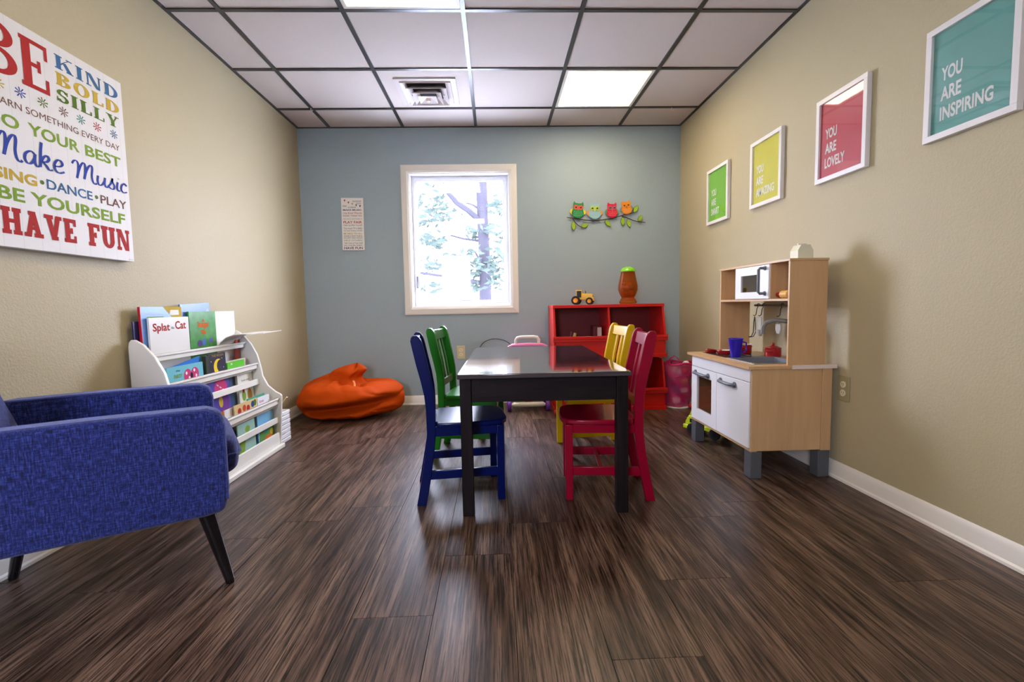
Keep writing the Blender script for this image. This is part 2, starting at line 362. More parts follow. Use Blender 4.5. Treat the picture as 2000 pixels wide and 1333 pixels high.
# window in the blue wall
def window(name, x0, x1, z0, z1, y, out, sash=.045, mull=False):
    """out = +1 when outdoors lies towards +y"""
    g = .0
    def ring(a0, a1, c0, c1, d0, d1, t_):
        b = MB(); lo, hi = min(d0, d1), max(d0, d1)
        b.box(a0, a1, lo, hi, c0, c0 + t_).box(a0, a1, lo, hi, c1 - t_, c1).box(a0, a0 + t_, lo, hi, c0 + t_, c1 - t_).box(a1 - t_, a1, lo, hi, c0 + t_, c1 - t_); return b
    w_ = struct(ring(x0, x1, z0, z1, y - .0 * out, y + .155 * out, .012).build(name, M_win, smooth=False))    # jamb lining
    cw = .066
    vs, fs = [], []                                       # mitred casing with a sloping face
    prof = [(0, 0), (0, .012), (.018, .020), (cw - .008, .014), (cw, .010), (cw, 0)]
    for (cx, cz, sx, sz) in ((x0 + .004, z0 + .004, -1, -1), (x1 - .004, z0 + .004, 1, -1), (x1 - .004, z1 - .004, 1, 1), (x0 + .004, z1 - .004, -1, 1)):
        for (o_, d_) in prof: vs.append((cx + sx * o_, y - out * (d_ + .0005), cz + sz * o_))
    n = len(prof)
    for q in range(4):
        for i in range(n - 1):
            a, b_ = q * n, ((q + 1) % 4) * n; fs.append((a + i, b_ + i, b_ + i + 1, a + i + 1))
    MB().add(vs, fs).build('casing', M_trim, w_, smooth=False)
    ring(x0 + .012, x1 - .012, z0 + .012, z1 - .012, y + .085 * out, y + .125 * out, .020).build('window_frame', M_win, w_, bevel=.002)
    ring(x0 + .030, x1 - .030, z0 + .030, z1 - .030, y + .078 * out, y + .110 * out, sash - .018).build('sash', M_win, w_, bevel=.003)
    s_ = .030 + sash - .020
    Bx(x0 + s_, x1 - s_, y + out * .094 - .002, y + out * .094 + .002, z0 + s_, z1 - s_).build('pane', pane_mat('clear_glass'), w_, smooth=False)
    return w_
w1 = window('window_1', WX0, WX1, WZ0, WZ1, YB, 1)
b = MB(); b.box(-.245+.20, -.155+.20, YB + .060, YB + .078, WZ0 + .012, WZ0 + .026); b.tube([(-.01, YB + .062, WZ0 + .03), (-.055, YB + .052, WZ0 + .034), (-.085, YB + .05, WZ0 + .024)], .005, 8); b.ball((-.087, YB + .05, WZ0 + .024), .008, 8, 6)
b.build('crank_handle', M_win, w1)
b = MB(); b.box(WX0 + .034, WX0 + .044, YB + .068, YB + .078, 1.02, 1.12); b.tube([(WX0 + .039, YB + .066, 1.07), (WX0 + .041, YB + .055, 1.03)], .004, 8); b.build('lock_lever', M_greypl, w1)
Bx(-.30, -.20, YB + .0725, YB + .0778, WZ0 + .055, WZ0 + .062).build('sash_latch', M_greypl, w1)
w2 = window('window_2', FX0, FX1, FZ0, FZ1, YF, -1)

# outdoors
g_ = struct(Bx(-40, 40, YB + .3, 60, -.6, -.5).build('ground', mat('bright_winter_ground', (.75, .78, .80), .9, var=.08, vscale=.4), smooth=False))
g_ = struct(Bx(-40, 40, -40, YF - .3, -.6, -.5).build('ground', bpy.data.materials['bright_winter_ground'], smooth=False))
M_bark = mat('grey_bark', (.028, .026, .033), .95, bump=.8, bscale=8, var=.25, vscale=5, spec=0)
M_leaf = mat('dull_needles', (.033, .043, .037), .9, spec=0)
tr = thing('tree', 'grey-trunked tree with thin bare branches seen through the window', 'tree', (0, 0, 0))
TY = 9.0; TREE_X = -.210; TREE_Z = 2.714
def pxw(px, py, Y=TY):   # measured picture-plane spots carried out to the tree's own distance
    return ((px - 941) * .00943 + TREE_X - (py - 400) * .00026, Y, TREE_Z - (py - 400) * .0094 - (px - 941) * .00015)
trunk = [pxw(938, 320), pxw(941, 380), pxw(943, 440), pxw(948, 520), pxw(949, 600), pxw(950, 700), (-.2, TY, -.5)]
trunk = [pxw(932, 150, TY), pxw(935, 250, TY)] + trunk
MB().tube(trunk, [.08, .09, .10, .105, .105, .11, .115, .13, .15], 14).build('trunk', M_bark, tr)
rr = random.Random(3)
def limb(pts, r0, r1):
    r0 *= 1.3; r1 *= 1.6; n = len(pts); MB().tube(pts, [r0 + (r1 - r0) * i / (n - 1) for i in range(n)], 6).build('branch', M_bark, tr)
def j(px, py, dy=0): p = pxw(px, py); return (p[0], p[1] + dy, p[2])
limb([j(938, 432), j(915, 415, -.2), j(895, 404, -.3), j(880, 388, -.4), j(868, 368, -.5), j(862, 345, -.6)], .045, .02)
limb([j(935, 408), j(922, 398, .1), j(908, 390, .3)], .02, .01)
limb([j(945, 472), j(925, 466, .2), j(900, 460, .4), j(875, 452, .5)], .025, .012)
limb([j(940, 535), j(938, 510, -.2), j(930, 496, -.3)], .03, .012)
limb([j(942, 552), j(915, 548, -.2), j(880, 543, -.3), j(820, 535, -.5)], .03, .015)
limb([j(945, 405), j(962, 397, .2), j(985, 392, .3)], .02, .01)
limb([j(938, 535), j(910, 530, .2), j(890, 526, .3), j(880, 510, .4), j(876, 495, .5)], .02, .012)
limb([j(948, 540), j(960, 515, .2), j(985, 505, .3)], .02, .01)
b = MB()
for (cx, cy, sx, sy, n) in ((900, 520, 34, 9, 110), (950, 520, 24, 16, 90), (930, 500, 30, 8, 50), (850, 400, 22, 14, 60), (840, 470, 14, 6, 60), (900, 560, 40, 6, 60), (865, 418, 14, 7, 30), (838, 518, 14, 5, 25), (970, 405, 10, 7, 30), (930, 455, 14, 5, 25), (822, 435, 8, 3, 10), (960, 545, 12, 8, 40), (930, 550, 12, 10, 30), (975, 450, 10, 10, 25), (860, 350, 16, 5, 25), (845, 422, 10, 8, 20)):
    for _ in range(n):
        x, y, z = j(cx + rr.gauss(0, sx), cy + rr.gauss(0, sy), rr.uniform(-.5, .5))
        a, c_ = rr.uniform(0, 2 * PI), rr.uniform(.05, .12)
        dx, dz = math.cos(a) * c_, math.sin(a) * c_ * .6
        b.add([(x - dx, y, z - dz), (x + dz * .35, y + .02, z - dx * .35), (x + dx, y, z + dz), (x - dz * .35, y - .02, z + dx * .35)], [(0, 1, 2, 3)])
tag(b.build('foliage', M_leaf, tr, smooth=False), kind='stuff')

# ------------------------------------------------------------ lettering
FONT_CACHE = {}
def place2d(verts, faces, name, m, parent, org, U, V, N_, lift=.0006):
    org, U, V, N_ = Vector(org), Vector(U), Vector(V), Vector(N_)
    vs = [org + U * p[0] + V * p[1] + N_ * (lift + (p[2] if len(p) > 2 else 0)) for p in verts]
    me = bpy.data.meshes.new(name); me.from_pydata([tuple(v) for v in vs], [], faces); me.materials.append(m)
    o = bpy.data.objects.new(name, me); C.objects.link(o)
    if parent: o.parent = parent
    return o
def text(s, W, Hh, m, parent, org, U, V, N_, bold=0, shear=0, lift=.0006, name='lettering', space=1.0):
    key = (s, bold, shear, space)
    if key not in FONT_CACHE:
        cu = bpy.data.curves.new('t', 'FONT'); cu.body = s; cu.offset = bold; cu.shear = shear; cu.resolution_u = 3; cu.space_character = space
        ob = bpy.data.objects.new('t', cu); C.objects.link(ob)
        dg = bpy.context.evaluated_depsgraph_get(); me = bpy.data.meshes.new_from_object(ob.evaluated_get(dg))
        vs = [v.co.copy() for v in me.vertices]; fs = [tuple(p.vertices) for p in me.polygons]
        bpy.data.objects.remove(ob); bpy.data.curves.remove(cu); bpy.data.meshes.remove(me)
        x0, x1 = min(v.x for v in vs), max(v.x for v in vs); y0, y1 = min(v.y for v in vs), max(v.y for v in vs)
        FONT_CACHE[key] = ([((v.x - x0) / (x1 - x0), (v.y - y0) / (y1 - y0)) for v in vs], fs)
    vs, fs = FONT_CACHE[key]
    return place2d([(x * W, y * Hh) for x, y in vs], fs, name, m, parent, org, U, V, N_, lift)

def serif_word(word, W, Hh, t, th, sh, ov, gap):
    """serif capitals from bars, slabs and half rings; t stem, th thin stroke, sh serif height, ov serif overhang (fractions of the cap height)"""
    polys = []; x = 0
    def R(x0, y0, x1, y1): return [(x0, y0), (x1, y0), (x1, y1), (x0, y1)]
    def ring(cx, cy, rx, ry, a0, a1, tx, ty, n=14):
        out = []
        for i in range(n):
            p, q = [a0 + (a1 - a0) * (i + k) / n for k in (0, 1)]
            out.append([(cx + rx * math.cos(p), cy + ry * math.sin(p)), (cx + rx * math.cos(q), cy + ry * math.sin(q)), (cx + (rx - tx) * math.cos(q), cy + (ry - ty) * math.sin(q)), (cx + (rx - tx) * math.cos(p), cy + (ry - ty) * math.sin(p))])
        return out
    def stem(cx, tt=t): return [R(cx - tt/2, 0, cx + tt/2, 1)]
    def sf(cx, y, tt=t): return [R(cx - tt/2 - ov, y, cx + tt/2 + ov, y + sh)]
    for ch in word:
        g = []
        if ch == ' ': x += .45; continue
        c0 = ov + t / 2
        if ch in 'EF':
            wd = .66 + ov; g += stem(c0) + [R(0, 1 - max(sh, th), wd, 1), R(c0, .5 - th/2, wd * .72, .5 + th/2), R(wd - th, 1 - .3, wd, 1), R(wd * .72 - th, .38, wd * .72, .62)]
            if ch == 'E': g += [R(0, 0, wd, max(sh, th)), R(wd - th, 0, wd, .3)]
            else: g += sf(c0, 0)
        elif ch == 'L': wd = .62 + ov; g += stem(c0) + sf(c0, 1 - sh) + [R(0, 0, wd, max(sh, th)), R(wd - th, 0, wd, .32)]
        elif ch == 'I': wd = t + 2 * ov; g += stem(c0) + sf(c0, 0) + sf(c0, 1 - sh)
        elif ch == 'H': wd = .86 + ov; c1 = wd - c0; g += stem(c0) + stem(c1) + sf(c0, 0) + sf(c0, 1 - sh) + sf(c1, 0) + sf(c1, 1 - sh) + [R(c0, .5 - th/2, c1, .5 + th/2)]
        elif ch == 'N':
            wd = .84 + ov; c1 = wd - ov - th / 2; g += [R(c0 - t/2, 0, c0 - t/2 + th, 1), R(c1 - th/2, 0, c1 + th/2, 1), [(c0 - t/2, 1), (c0 + t/2, 1), (c1 + th/2, 0), (c1 + th/2 - t, 0)]] + [R(0, 0, t*.6 + 2*ov, sh), R(0, 1 - sh, t + ov, 1), R(c1 - th/2 - ov, 1 - sh, c1 + th/2 + ov, 1)]
        elif ch == 'K': wd = .86 + ov; g += stem(c0) + sf(c0, 0) + sf(c0, 1 - sh) + [[(c0 + t/2, .36), (c0 + t/2, .36 + th * 1.6), (wd - .12, 1), (wd - .12 - th, 1)], [(c0 + t/2 + .1, .56), (c0 + t/2 + .26, .66), (wd, 0), (wd - t * 1.1, 0)], R(wd - .34, 1 - sh, wd - .02, 1), R(wd - .36, 0, wd + .02, sh)]
        elif ch in 'AV':
            wd = .96; m_ = wd / 2; g += [[(.08, 0), (.08 + th, 0), (m_ + th/2, 1), (m_ - th/2, 1)], [(wd - .08 - t, 0), (wd - .08, 0), (m_ + t * .45, 1), (m_ - t * .45, 1)], R(.26, .28, wd - .3, .28 + min(th, .12)), R(0, 0, .16 + th + ov * .3, sh), R(wd - .2 - t, 0, wd, sh)]
            if t > .2: g[0] = [(.06, 0), (.06 + t, 0), (m_ + t * .4, 1), (m_ - t * .4, 1)]; g.append(R(m_ - t * .8, 1 - sh, m_ + t * .5, 1))
            if ch == 'V': g = [[(wd - a_, 1 - b_) for a_, b_ in p] for p in g if not (abs(p[0][1] - .28) < 1e-6)]; 
        elif ch == 'U':
            wd = .84 + ov; c1 = wd - c0; rx = (c1 - c0 + t) / 2
            g += [R(c0 - t/2, .38, c0 + t/2, 1), R(c1 - t/2, .38, c1 + t/2, 1)] + ring((c0 + c1) / 2, .38, rx, .38, PI, 2 * PI, t, max(th, .16)) + sf(c0, 1 - sh) + sf(c1, 1 - sh)
        elif ch == 'B':
            wd = .72 + ov; g += stem(c0) + [R(0, 0, c0 + .2, th), R(0, 1 - th, c0 + .2, 1), R(c0, .5 - th/2 + .02, c0 + .2, .5 + th/2 + .02)] + ring(c0 + .16, .76, wd - c0 - .22, .24, -PI/2, PI/2, t * .95, th) + ring(c0 + .16, .26, wd - c0 - .16, .26, -PI/2, PI/2, t, th)
        elif ch == 'D': wd = .82 + ov; g += stem(c0) + [R(0, 0, c0 + .16, th), R(0, 1 - th, c0 + .16, 1)] + ring(c0 + .12, .5, wd - c0 - .12, .5, -PI/2, PI/2, t, th, 20)
        elif ch == 'O': wd = .92; g += ring(wd/2, .5, wd/2, .51, 0, 2 * PI, t, th, 32)
        elif ch == 'S':
            wd = .66; g += ring(wd/2, .74, wd/2 - .02, .27, .15, PI * 1.45, t * .8, th * 1.3, 18) + ring(wd/2, .27, wd/2, .28, -PI * .95, PI * .5, t * .85, th * 1.3, 18)
            g += [[(.10, .62), (.2, .52), (.56, .40), (.50, .54)], R(wd - .1, .66, wd - .04, .98), R(0, .02, .06, .36)]
        elif ch == 'Y': wd = .9; m_ = wd/2; g += [R(m_ - t/2, 0, m_ + t/2, .48), [(m_ - t/2, .46), (m_ + t/2 - .02, .46), (.08 + t, 1), (.06, 1)], [(m_, .44), (m_ + t/2, .48), (wd - .1, 1), (wd - .1 - th * 1.2, 1)], R(0, 1 - sh, t + .2, 1), R(wd - .32, 1 - sh, wd, 1), R(m_ - t/2 - ov, 0, m_ + t/2 + ov, sh)]
        polys += [[(x + p[0], p[1]) for p in q] for q in g]; x += wd + gap
    x -= gap; vs, fs = [], []
    for q in polys:
        n = len(vs); vs += [(p[0] / x * W, p[1] * Hh, .00004 * (len(fs) % 23)) for p in q]; fs.append(tuple(range(n, n + len(q))))
    return vs, fs
SCRIPT = {
 'M': (1.08, [[(-.08, .70), (.0, .86), (.12, .92), (.2, .78), (.18, .4), (.10, .0)], [(.11, .02), (.22, .45), (.36, .82), (.47, .93), (.53, .8), (.5, .4), (.44, .06)], [(.45, .08), (.56, .5), (.72, .85), (.84, .92), (.87, .75), (.82, .35), (.86, .05), (.96, -.04), (1.04, .04)]]),
 'a': (.56, [[(.42, .44), (.28, .52), (.1, .38), (.05, .15), (.14, .0), (.28, .06), (.40, .28), (.43, .46)], [(.43, .46), (.40, .14), (.46, -.02), (.58, .04)]]),
 'k': (.52, [[(.14, 1.02), (.08, .6), (.03, .0)], [(.05, .18), (.18, .44), (.32, .54), (.38, .42), (.28, .28), (.1, .24)], [(.12, .25), (.26, .12), (.36, -.02), (.5, .02)]]),
 'e': (.50, [[(.06, .22), (.26, .26), (.38, .38), (.32, .52), (.18, .5), (.06, .3), (.07, .08), (.22, -.02), (.44, .08)]]),
 'u': (.58, [[(.06, .5), (.02, .2), (.08, .0), (.22, .04), (.36, .26), (.42, .5)], [(.42, .5), (.38, .16), (.44, -.02), (.56, .04)]]),
 's': (.42, [[(-.04, .04), (.14, .3), (.24, .6), (.22, .42), (.32, .2), (.28, .02), (.14, -.03), (.02, .06)]]),
 'i': (.24, [[(.1, .48), (.05, .14), (.1, -.02), (.2, .02)], [(.15, .68), (.16, .70)]]),
 'c': (.40, [[(.36, .40), (.24, .52), (.08, .36), (.04, .1), (.16, -.03), (.36, .05)]]),
}
def catmull(P, k=5):
    Q = [P[0]] + P + [P[-1]]; out = []
    for i in range(1, len(Q) - 2):
        for s_ in range(k):
            t_ = s_ / k; a, b_, c_, d_ = Q[i-1], Q[i], Q[i+1], Q[i+2]
            out.append(tuple(.5 * ((2 * b_[q]) + (-a[q] + c_[q]) * t_ + (2*a[q] - 5*b_[q] + 4*c_[q] - d_[q]) * t_**2 + (-a[q] + 3*b_[q] - 3*c_[q] + d_[q]) * t_**3) for q in (0, 1)))
    out.append(P[-1]); return out
def ribbon(path, wf):
    vs, fs = [], []; n = len(path)
    for i, p in enumerate(path):
        a, b_ = path[max(i-1, 0)], path[min(i+1, n-1)]; dx, dy = b_[0]-a[0], b_[1]-a[1]; l = math.hypot(dx, dy) or 1
        w_ = wf(dx / l, dy / l); vs += [(p[0] - dy/l*w_, p[1] + dx/l*w_), (p[0] + dy/l*w_, p[1] - dx/l*w_)]
    fs = [(2*i, 2*i+1, 2*i+3, 2*i+2) for i in range(n-1)]; return vs, fs
def script_word(word, W, Hh):
    x = 0; V_, F_ = [], []
    for ch in word:
        if ch == ' ': x += .45; continue
        wd, strokes = SCRIPT[ch]
        for st in strokes:
            vs, fs = ribbon(catmull(st), lambda dx, dy: .022 + .03 * abs(dy)); n = len(V_)
            V_ += [(v[0] + x, v[1], len(F_) * .000005) for v in vs]; F_ += [tuple(i + n for i in f) for f in fs]
        x += wd
    return [(v[0] / x * W, v[1] * Hh, v[2]) for v in V_], F_
def inks(name, col): return mat(name, tuple(c * .72 if max(col) < .78 else c for c in col), .7, spec=.15)
I_red = inks('red_ink', (.55, .035, .03)); I_blue = inks('blue_ink', (.07, .20, .42)); I_yel = inks('yellow_ink', (.72, .50, .06)); I_green = inks('dark_green_ink', (.13, .24, .03))
I_brown = inks('brown_ink', (.24, .12, .10)); I_lime = inks('lime_ink', (.28, .46, .05)); I_royal = inks('royal_blue_ink', (.04, .08, .45)); I_teal = inks('teal_ink', (.06, .33, .30))
I_white = inks('white_ink', (.80, .82, .80)); I_orange = inks('orange_ink', (.75, .18, .02)); I_purple = inks('purple_ink', (.06, .03, .11)); I_grey = inks('grey_ink', (.13, .12, .12)); I_black = inks('black_ink', (.012, .012, .014)); I_pink = inks('pink_ink', (.75, .06, .22)); I_dblue = inks('deep_blue_ink', (.03, .08, .28)); I_cat = inks('orange_red_ink', (.7, .09, .02))

# ---- the large canvas on the left wall
def board_mat(name, col):
    m, nt, p = nodes(name); N, L = nt.nodes.new, nt.links.new
    tc = N('ShaderNodeTexCoord'); sp = N('ShaderNodeSeparateXYZ'); L(tc.outputs['Object'], sp.inputs[0])
    a = N('ShaderNodeMath'); a.operation = 'MULTIPLY'; a.inputs[1].default_value = 15; L(sp.outputs['Y'], a.inputs[0])
    f = N('ShaderNodeMath'); f.operation = 'FRACT'; L(a.outputs[0], f.inputs[0])
    l = N('ShaderNodeMath'); l.operation = 'LESS_THAN'; l.inputs[1].default_value = .022; L(f.outputs[0], l.inputs[0])
    mx = N('ShaderNodeMix'); mx.data_type = 'RGBA'; L(l.outputs[0], mx.inputs['Factor']); mx.inputs['A'].default_value = (*col, 1); mx.inputs['B'].default_value = (*[c * .82 for c in col], 1)
    L(mx.outputs['Result'], p.inputs['Base Color']); p.inputs['Roughness'].default_value = .6; return m
cv = thing('wall_canvas', 'large white canvas of coloured sayings hanging on the left wall above the armchair', 'wall art', (XL + .001, 1.83, 1.459))
CX = -1.591 - (XL + .001)
def cO(y, z): return (CX, y - 1.83, z - 1.459)
Bx(0, CX, -.385, .362, -.381, .381).build('canvas', board_mat('whitewashed_canvas', (.74, .73, .73)), cv, bevel=.002)
cU, cV, cN = (0, 1, 0), (0, 0, 1), (1, 0, 0)
def cser(wd, y0, y1, z0, z1, m, *a):
    vs, fs = serif_word(wd, y1 - y0, z1 - z0, *a); place2d(vs, fs, 'lettering', m, cv, cO(y0, z0), cU, cV, cN)
cser('BE', 1.620, 1.845, 1.640, 1.806, I_red, .215, .085, .06, .05, .09)
cser('KIND', 1.875, 2.168, 1.757, 1.806, I_blue, .24, .08, .08, .08, .16)
cser('BOLD', 1.874, 2.169, 1.697, 1.743, I_yel, .26, .09, .08, .06, .16)
cser('SILLY', 1.873, 2.163, 1.638, 1.683, I_green, .24, .08, .08, .08, .14)
cser('HAVE', 1.628, 1.905, 1.122, 1.210, I_red, .28, .15, .16, .07, .10)
cser('FUN', 1.959, 2.172, 1.122, 1.210, I_red, .28, .15, .16, .07, .10)
def ctx(s, y0, y1, z0, z1, m, bold=0, **k): text(s, y1 - y0, z1 - z0, m, cv, cO(y0, z0), cU, cV, cN, bold=bold, **k)
ctx('LEARN SOMETHING EVERY DAY', 1.625, 2.156, 1.543, 1.566, I_brown)
ctx('DO', 1.605, 1.718, 1.473, 1.515, I_lime, .022); ctx('YOUR', 1.748, 1.952, 1.473, 1.515, I_lime, .022); ctx('BEST', 1.978, 2.156, 1.473, 1.515, I_lime, .022)
ctx('SING', 1.618, 1.764, 1.299, 1.337, I_yel, .03)
ctx('DANCE', 1.800, 1.995, 1.302, 1.337, I_blue, .016)
ctx('PLAY', 2.033, 2.170, 1.300, 1.334, I_brown, .014)
ctx('BE YOURSELF', 1.624, 2.156, 1.233, 1.278, I_lime, .024)
for y in (1.783, 2.014):
    vs = [(.008 * math.cos(q * PI / 6), .0075 * math.sin(q * PI / 6)) for q in range(12)]
    place2d(vs, [tuple(range(12))], 'lettering', I_green, cv, cO(y, 1.320), cU, cV, cN)
vs, fs = script_word('Make', .270, .086); place2d(vs, fs, 'lettering', I_royal, cv, cO(1.612, 1.373), cU, cV, cN)
vs, fs = script_word('Music', .262, .072); place2d(vs, fs, 'lettering', I_royal, cv, cO(1.920, 1.373), cU, cV, cN)
for y, m in ((1.585, I_red), (1.660, I_yel), (1.732, I_royal), (1.813, I_green), (1.895, I_brown), (1.970, I_teal), (2.046, I_red), (2.130, I_blue)):
    V_, F_ = [], []
    for q in range(8):
        a = q * PI / 4 + .2; c, s_ = math.cos(a), math.sin(a); n = len(V_)
        V_ += [(c * .003 - s_ * .0012, s_ * .003 + c * .0012), (c * .003 + s_ * .0012, s_ * .003 - c * .0012), (c * .019 + s_ * .0022, s_ * .017 - c * .0022), (c * .021, s_ * .018), (c * .019 - s_ * .0022, s_ * .017 + c * .0022)]
        F_.append((n, n + 1, n + 2, n + 3, n + 4))
    place2d(V_, F_, 'star', m, cv, cO(y, 1.605), cU, cV, cN)
ctx('gail rose', 2.160, 2.184, 1.084, 1.089, I_grey)

# ---- narrow sign on the blue wall
sg = thing('wall_sign', 'narrow white sign of playroom rules on the blue wall, left of the window', 'wall sign', (-1.193, YB - .001, 1.565), 0)
sg.rotation_euler = (0, math.radians(.6), 0)
Bx(-.092, .092, -.014, 0, -.219, .219).build('board', mat('ivory_sign_board', (.82, .79, .74), .6), sg, bevel=.0015)
sU, sV, sN = (1, 0, 0), (0, 0, 1), (0, -1, 0)
def sgt(s, zc, h, m, x0=-.078, x1=.078, bold=0): text(s, x1 - x0, h, m, sg, (x0, -.014, zc - h / 2), sU, sV, sN, bold=bold)
sgt('PLAYROOM', .190, .013, I_purple, .005, .075); sgt('RULES', .172, .012, I_grey, .035, .075)
sgt('THINK', .150, .014, I_grey, -.082, -.045); sgt('& DREAM', .140, .012, I_grey, -.035, .03)
sgt('MAKE MUSIC', .118, .012, I_purple, bold=.02); sgt('Use Kind Words', .093, .018, I_cat)
sgt('PLEASE | THANK YOU', .068, .015, I_purple); sgt('say sorry and mean it', .043, .012, I_grey)
sgt('PLAY FAIR', .016, .021, I_cat, bold=.02); sgt('Clean Up After Yourself', -.010, .018, I_grey); sgt('Too much TV is BAD', -.035, .015, I_brown)
sgt('Too much Reading is GOOD', -.056, .014, I_grey); sgt('BE NICE TO ALL', -.079, .014, I_yel, bold=.02)
sgt('SHARE EVERYTHING', -.099, .012, I_grey); sgt('EXCEPT BAD IDEAS', -.115, .011, I_grey); sgt('HELP OTHERS', -.136, .013, I_lime)
sgt('Take Care of Your Stuff', -.158, .014, I_grey); sgt("SAY YOU'RE SORRY", -.178, .012, I_grey); sgt('HAVE FUN', -.200, .020, I_purple, bold=.02)
for (x, z, m) in ((-.062, .196, I_red), (-.030, .180, I_cat), (.002, .168, I_yel), (.034, .157, I_green), (.066, .150, I_purple)):
    place2d([(-.008, .008), (.008, .007), (-.001, -.011)], [(0, 2, 1)], 'pennant', m, sg, (x, -.014, z), sU, sV, sN)

# ---- framed prints on the right wall
def framed(yc, word, col, lab, ink=I_white, ww=.19):
    t = thing('framed_print', lab, 'picture', (XR - .001, yc, 1.618), 0, 'framed word prints on the right wall')
    hw, hh, fw, d = .162, .198, .022, .022
    b = MB(); b.box(-d, 0, -hw, hw, -hh, -hh + fw).box(-d, 0, -hw, hw, hh - fw, hh).box(-d, 0, -hw, -hw + fw, -hh + fw, hh - fw).box(-d, 0, hw - fw, hw, -hh + fw, hh - fw)
    b.build('frame', mat('white_frame_' + word.lower(), (.82, .80, .80), .35), t, bevel=.001)
    p_ = Bx(-.011, -.006, -hw + fw - .002, hw - fw + .002, -hh + fw - .002, hh - fw + .002).build('print', mat('print_' + word.lower(), col, .5, var=.10, vscale=14), t, smooth=False)
    U, V, N_ = (0, -1, 0), (0, 0, 1), (-1, 0, 0)
    for s_, z0, w_ in (('YOU', .002, .077), ('ARE', -.066, .076), (word, -.134, ww)):
        text(s_, w_, .048, ink, p_, (-.011, .106, z0), U, V, N_, bold=.03)
    Bx(-.0165, -.0150, -hw + fw - .002, hw - fw + .002, -hh + fw - .002, hh - fw + .002).build('glass', M_glz, t, smooth=False)
M_glz = pane_mat('picture_glass')
framed(1.612, 'INSPIRING', (.11, .35, .31), 'teal print reading you are inspiring in a white frame', ww=.186)
framed(2.214, 'LOVELY', (.48, .025, .05), 'crimson print reading you are lovely in a white frame', ww=.132)
framed(2.827, 'AMAZING', (.60, .55, .03), 'yellow print reading you are amazing in a white frame', ww=.19)
framed(3.438, 'SMART', (.18, .50, .02), 'lime green print reading you are smart in a white frame', ww=.125)

# ---- outlets
M_almond = mat('almond_plastic', (.60, .50, .26), .4); M_ivory = mat('ivory_plastic', (.72, .66, .48), .4)
def outlet(lab, loc, rz, mp):
    t = thing('wall_outlet', lab, 'outlet', loc, rz)
    Bx(-.035, .035, -.006, 0, -.058, .058).build('cover_plate', mp, t, bevel=.002)
    for z in (.02, -.02):
        s_ = MB().prism([(.017 * math.cos(a) if abs(math.cos(a)) < 2 else 0, z + .0135 * math.sin(a) * 1.15) for a in [q * PI / 8 for q in range(16)]], -.0085, -.006).build('socket', M_ivory, t)
        b = MB(); b.box(-.007, -.005, -.0090, -.0086, z - .002, z + .007).box(.005, .007, -.0090, -.0086, z - .002, z + .007).ball((0, -.0087, z - .007), (.0022, .0006, .0022), 8, 4)
        b.build('slot', M_black, s_)
outlet('almond double outlet on the blue wall behind the green chair', (-.309, YB - .001, .452), 0, M_almond)
outlet('olive double outlet on the right wall beside the play kitchen', (XR - .001, 2.155, .437), -PI / 2, mat('olive_plate', (.36, .31, .16), .5))

# ------------------------------------------------------------ owl wall ornament (drawing units of 0.423 mm)
ow = thing('owl_wall_ornament', 'painted metal wall ornament of four coloured owls perched on a leafy branch', 'wall ornament', (.975, YB - .001, 1.60))
def q2(cx, cy): return ((cx - 1000) * .000423 + (.000 + .5585 - .556), -(cy - 418) * .000424 - (cx - 200) * .0000045 + .02)
def plate(pts, d0, d1, m, par, name): return MB().prism([q2(*p) for p in pts][::-1], -d1, -d0).build(name, m, par, smooth=False)
M_br = mat('dark_brown_metal', (.045, .018, .015), .4); M_lf = mat('lime_enamel', (.30, .48, .02), .3, coat=.5, var=.25, vscale=60); M_lfd = mat('dark_green_rim', (.04, .08, .01), .4)
b = MB()
for pts, r in (([(180, 470), (350, 490), (520, 520), (720, 535), (900, 522), (1080, 495), (1250, 450), (1400, 410), (1560, 378)], [6, 8, 8, 8, 8, 8, 8, 7, 5]), ([(300, 500), (340, 560), (400, 625), (480, 672)], [8, 7, 7, 5]), ([(1300, 450), (1420, 485), (1530, 530), (1640, 562), (1790, 574)], [8, 7, 6, 5, 4])):
    P3 = [(q2(*p)[0], -.014, q2(*p)[1]) for p in pts]; b.tube(P3, [k * .00055 for k in r], 8)
b.build('branch', M_br, ow)
def leaf(cx, cy, L_, W_, a):
    n = 10; out = []
    for i in range(n + 1):
        t_ = i / n; out.append((-L_/2 + L_ * t_, W_/2 * math.sin(PI * t_) ** .8))
    out += [(x, -y) for x, y in out[-2:0:-1]]; c, s_ = math.cos(a), math.sin(a)
    R_ = lambda k: [(cx + (x * c - y * s_) * k, cy + (x * s_ + y * c) * k) for x, y in out]
    o = plate(R_(1.12), .008, .012, M_lfd, ow, 'leaf'); plate(R_(1), .012, .016, M_lf, o, 'leaf_face')
for a in ((310, 640, 170, 80, 1.5), (540, 632, 140, 75, -.25), (1018, 590, 160, 75, .85), (1322, 555, 165, 75, 1.55), (1450, 590, 170, 75, 1.25), (1680, 495, 130, 75, -1.0), (1590, 305, 150, 80, -1.0)): leaf(*a)
